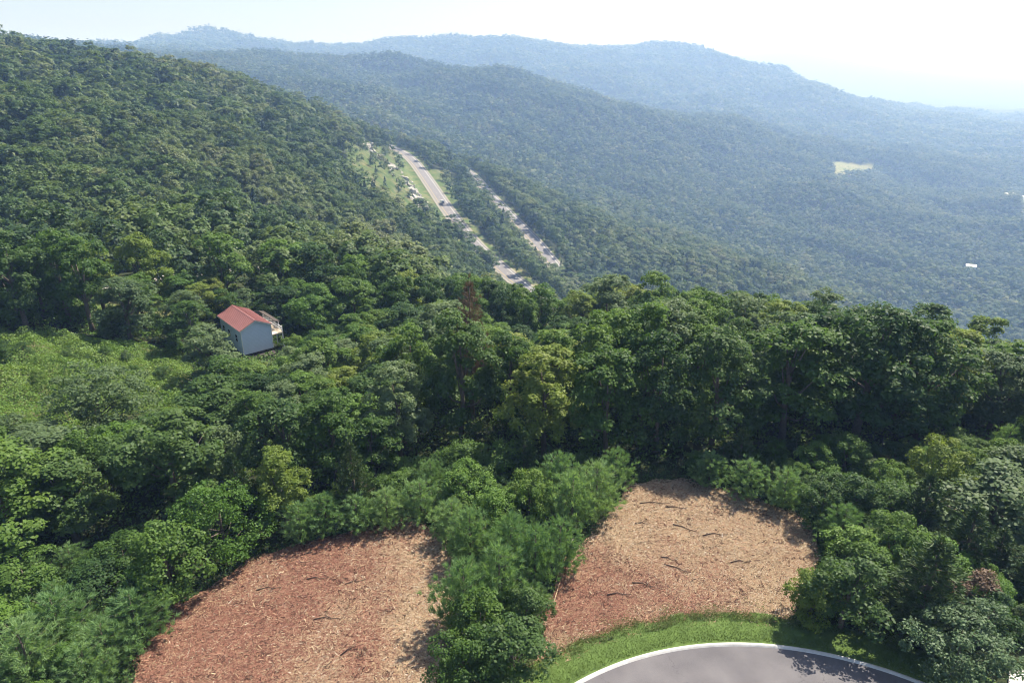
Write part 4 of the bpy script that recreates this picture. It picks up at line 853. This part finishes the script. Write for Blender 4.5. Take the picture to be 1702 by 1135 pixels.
def forest(name,key,dmin,dmax,sp,scale,label,pine=.04,azlim=41.5):
    t=math.tan(R_(azlim)); n=int(2*dmax/sp)
    xs=np.arange(-dmax*math.sin(R_(azlim)),dmax*math.sin(R_(azlim)),sp); ys=np.arange(dmin*.7,dmax,sp*.9); X,Y=np.meshgrid(xs,ys); X=X+(np.arange(len(ys))%2)[:,None]*sp*.5
    X=(X+rng.uniform(-.38,.38,X.shape)*sp).ravel(); Y=(Y+rng.uniform(-.38,.38,Y.shape)*sp).ravel(); d=np.hypot(X,Y)
    k=(d>=dmin)&(d<dmax)&(np.abs(np.arctan2(X,Y))<R_(azlim)); X,Y,d=X[k],Y[k],d[k]
    k=np.ones(len(X),bool)
    if dmin<260: k&=~inside(X,Y,LAWN)&(lane_dist(X,Y)>5.5); bb=np.degrees(np.arctan2(X,Y)); k&=~((bb>-22.2)&(bb<-19.3)&(d<188))
    m=(d>330)&(d<1060)
    if m.any():
        i=np.where(m)[0]
        for P,lo,hi in ((HA,-27,10.5),(HB,-13,9)):
            s,_=path_near(X[i],Y[i],P); lo_=np.where((Y[i]>470)&(Y[i]<548)&(P is HA),-13,lo); k[i[(s>lo_)&(s<hi)]]=False
        k[i[(open_slope(X[i],Y[i])>0)&(rng.random(len(i))<.38)]]=False
        s,_=path_near(X[i],Y[i],ROCKLINE); k[i[np.abs(s)<9]]=False
    if dmax>1000:
        for P in (FIELD,FIELD2): k&=~inside(X,Y,P)
        for bx,by in FARB: k&=(np.hypot(X-bx,Y-by)>17)&~((np.abs(X*by-Y*bx)/np.hypot(bx,by)<14)&(np.hypot(X,Y)<np.hypot(bx,by))&(np.hypot(X-bx,Y-by)<55))
        k&=np.abs(path_near(X,Y,np.c_[np.array(FAR_ROAD),np.zeros(3)])[0])>13
    X,Y=X[k],Y[k]; Z=gz(X,Y); k=seen(X,Y,Z,16*scale); X,Y,Z=X[k],Y[k],Z[k]; n=len(X)
    stand=vnoise(X/90,Y/90,71)+.5*vnoise(X/30,Y/30,72)
    size=scale*np.clip(rng.normal(.98,.26,n)+stand*.3,.45,1.7)*np.where(rng.random(n)<.06,.6,1)
    if dmin<1000 and dmax<1100:   # low growth on the banks of the highway and above the rocks
        dd=np.hypot(X,Y); i=np.where((dd>330)&(dd<1060))[0]
        if len(i):
            s,_=path_near(X[i],Y[i],HA); size[i]*=np.where((s>-60)&(s<40),np.clip(.45+.55*(np.abs(s+5)-20)/45,.45,1),1); s,_=path_near(X[i],Y[i],HB); size[i]*=np.where((s>-45)&(s<14),.72,1)
    if dmin<430:      # the ground falls away below the plateau: what stands there stays under the line of the highway
        b=np.degrees(np.arctan2(X,Y)); dd=np.hypot(X,Y); lim=np.interp(b,[-9,-6,-3,0,2,3.6,5.2],[8.5,11.8,14.6,17.2,18.9,20.1,20.1]); cap=(40-dd*np.tan(np.radians(lim))-Z)/18.5
        size=np.where((b>-9)&(b<5.2)&(dd<455),np.minimum(size,np.maximum(cap,.15)),size)
    size*=np.where(open_slope(X,Y)>0,rng.uniform(.2,.68,len(X)),1)
    size=np.minimum(size,1.45*scale)
    col=LIB[key]; nb=sum(1 for o in col.objects if o.data.materials[0].name=='forest_leaf'); nt_=len(col.objects)
    idx=rng.integers(0,nb,n)
    if nt_>nb: pn=(rng.random(n)<np.clip(pine+.35*(vnoise(X/70,Y/70,73)),.01,.6)); idx=np.where(pn,nb+rng.integers(0,nt_-nb,n),idx); size=np.where(pn,np.minimum(size,1.05*scale),size)
    me=bpy.data.meshes.new(name); me.vertices.add(n); me.vertices.foreach_set('co',np.stack([X,Y,Z-.3],1).astype(np.float32).ravel())
    for an,av in (('size',size),('spin',rng.uniform(0,6.28,n))):
        a=me.attributes.new(an,'FLOAT','POINT'); a.data.foreach_set('value',av.astype(np.float32))
    a=me.attributes.new('pick','INT','POINT'); a.data.foreach_set('value',idx.astype(np.int32))
    o=link(name,me); tag(o,label,'forest',kind='stuff')
    g=bpy.data.node_groups.new('trees_on_points','GeometryNodeTree'); g.interface.new_socket('Geometry',in_out='INPUT',socket_type='NodeSocketGeometry'); g.interface.new_socket('Geometry',in_out='OUTPUT',socket_type='NodeSocketGeometry')
    N=g.nodes; gi=N.new('NodeGroupInput'); go=N.new('NodeGroupOutput'); ip=N.new('GeometryNodeInstanceOnPoints'); ci=N.new('GeometryNodeCollectionInfo'); ci.inputs[0].default_value=col; ci.inputs[1].default_value=True; ci.inputs[2].default_value=True
    def na(nm,ty): q=N.new('GeometryNodeInputNamedAttribute'); q.data_type=ty; q.inputs[0].default_value=nm; return q.outputs[0]
    cb=N.new('ShaderNodeCombineXYZ'); g.links.new(na('spin','FLOAT'),cb.inputs[2]); L=g.links
    ip.inputs['Pick Instance'].default_value=True
    L.new(gi.outputs[0],ip.inputs['Points']); L.new(ci.outputs[0],ip.inputs['Instance']); L.new(na('pick','INT'),ip.inputs['Instance Index']); L.new(cb.outputs[0],ip.inputs['Rotation']); L.new(na('size','FLOAT'),ip.inputs['Scale']); L.new(ip.outputs[0],go.inputs[0])
    md=o.modifiers.new('trees','NODES'); md.node_group=g
    print('forest',name,n)
forest('hillside_forest','a',134,430,8.2,.92,'forest of mixed green crowns climbing the near hillside past the house')
forest('ridge_forest','b',425,1120,9.2,.95,'forest covering the ridge on both sides of the two highways',pine=.10)
forest('mountain_forest','c',1110,3150,11.5,1.05,'hazy forest over the long mountain beyond the highways')
forest('far_forest','d',3100,6400,23,1.15,'pale blue hazy forest on the far mountain under the sky')
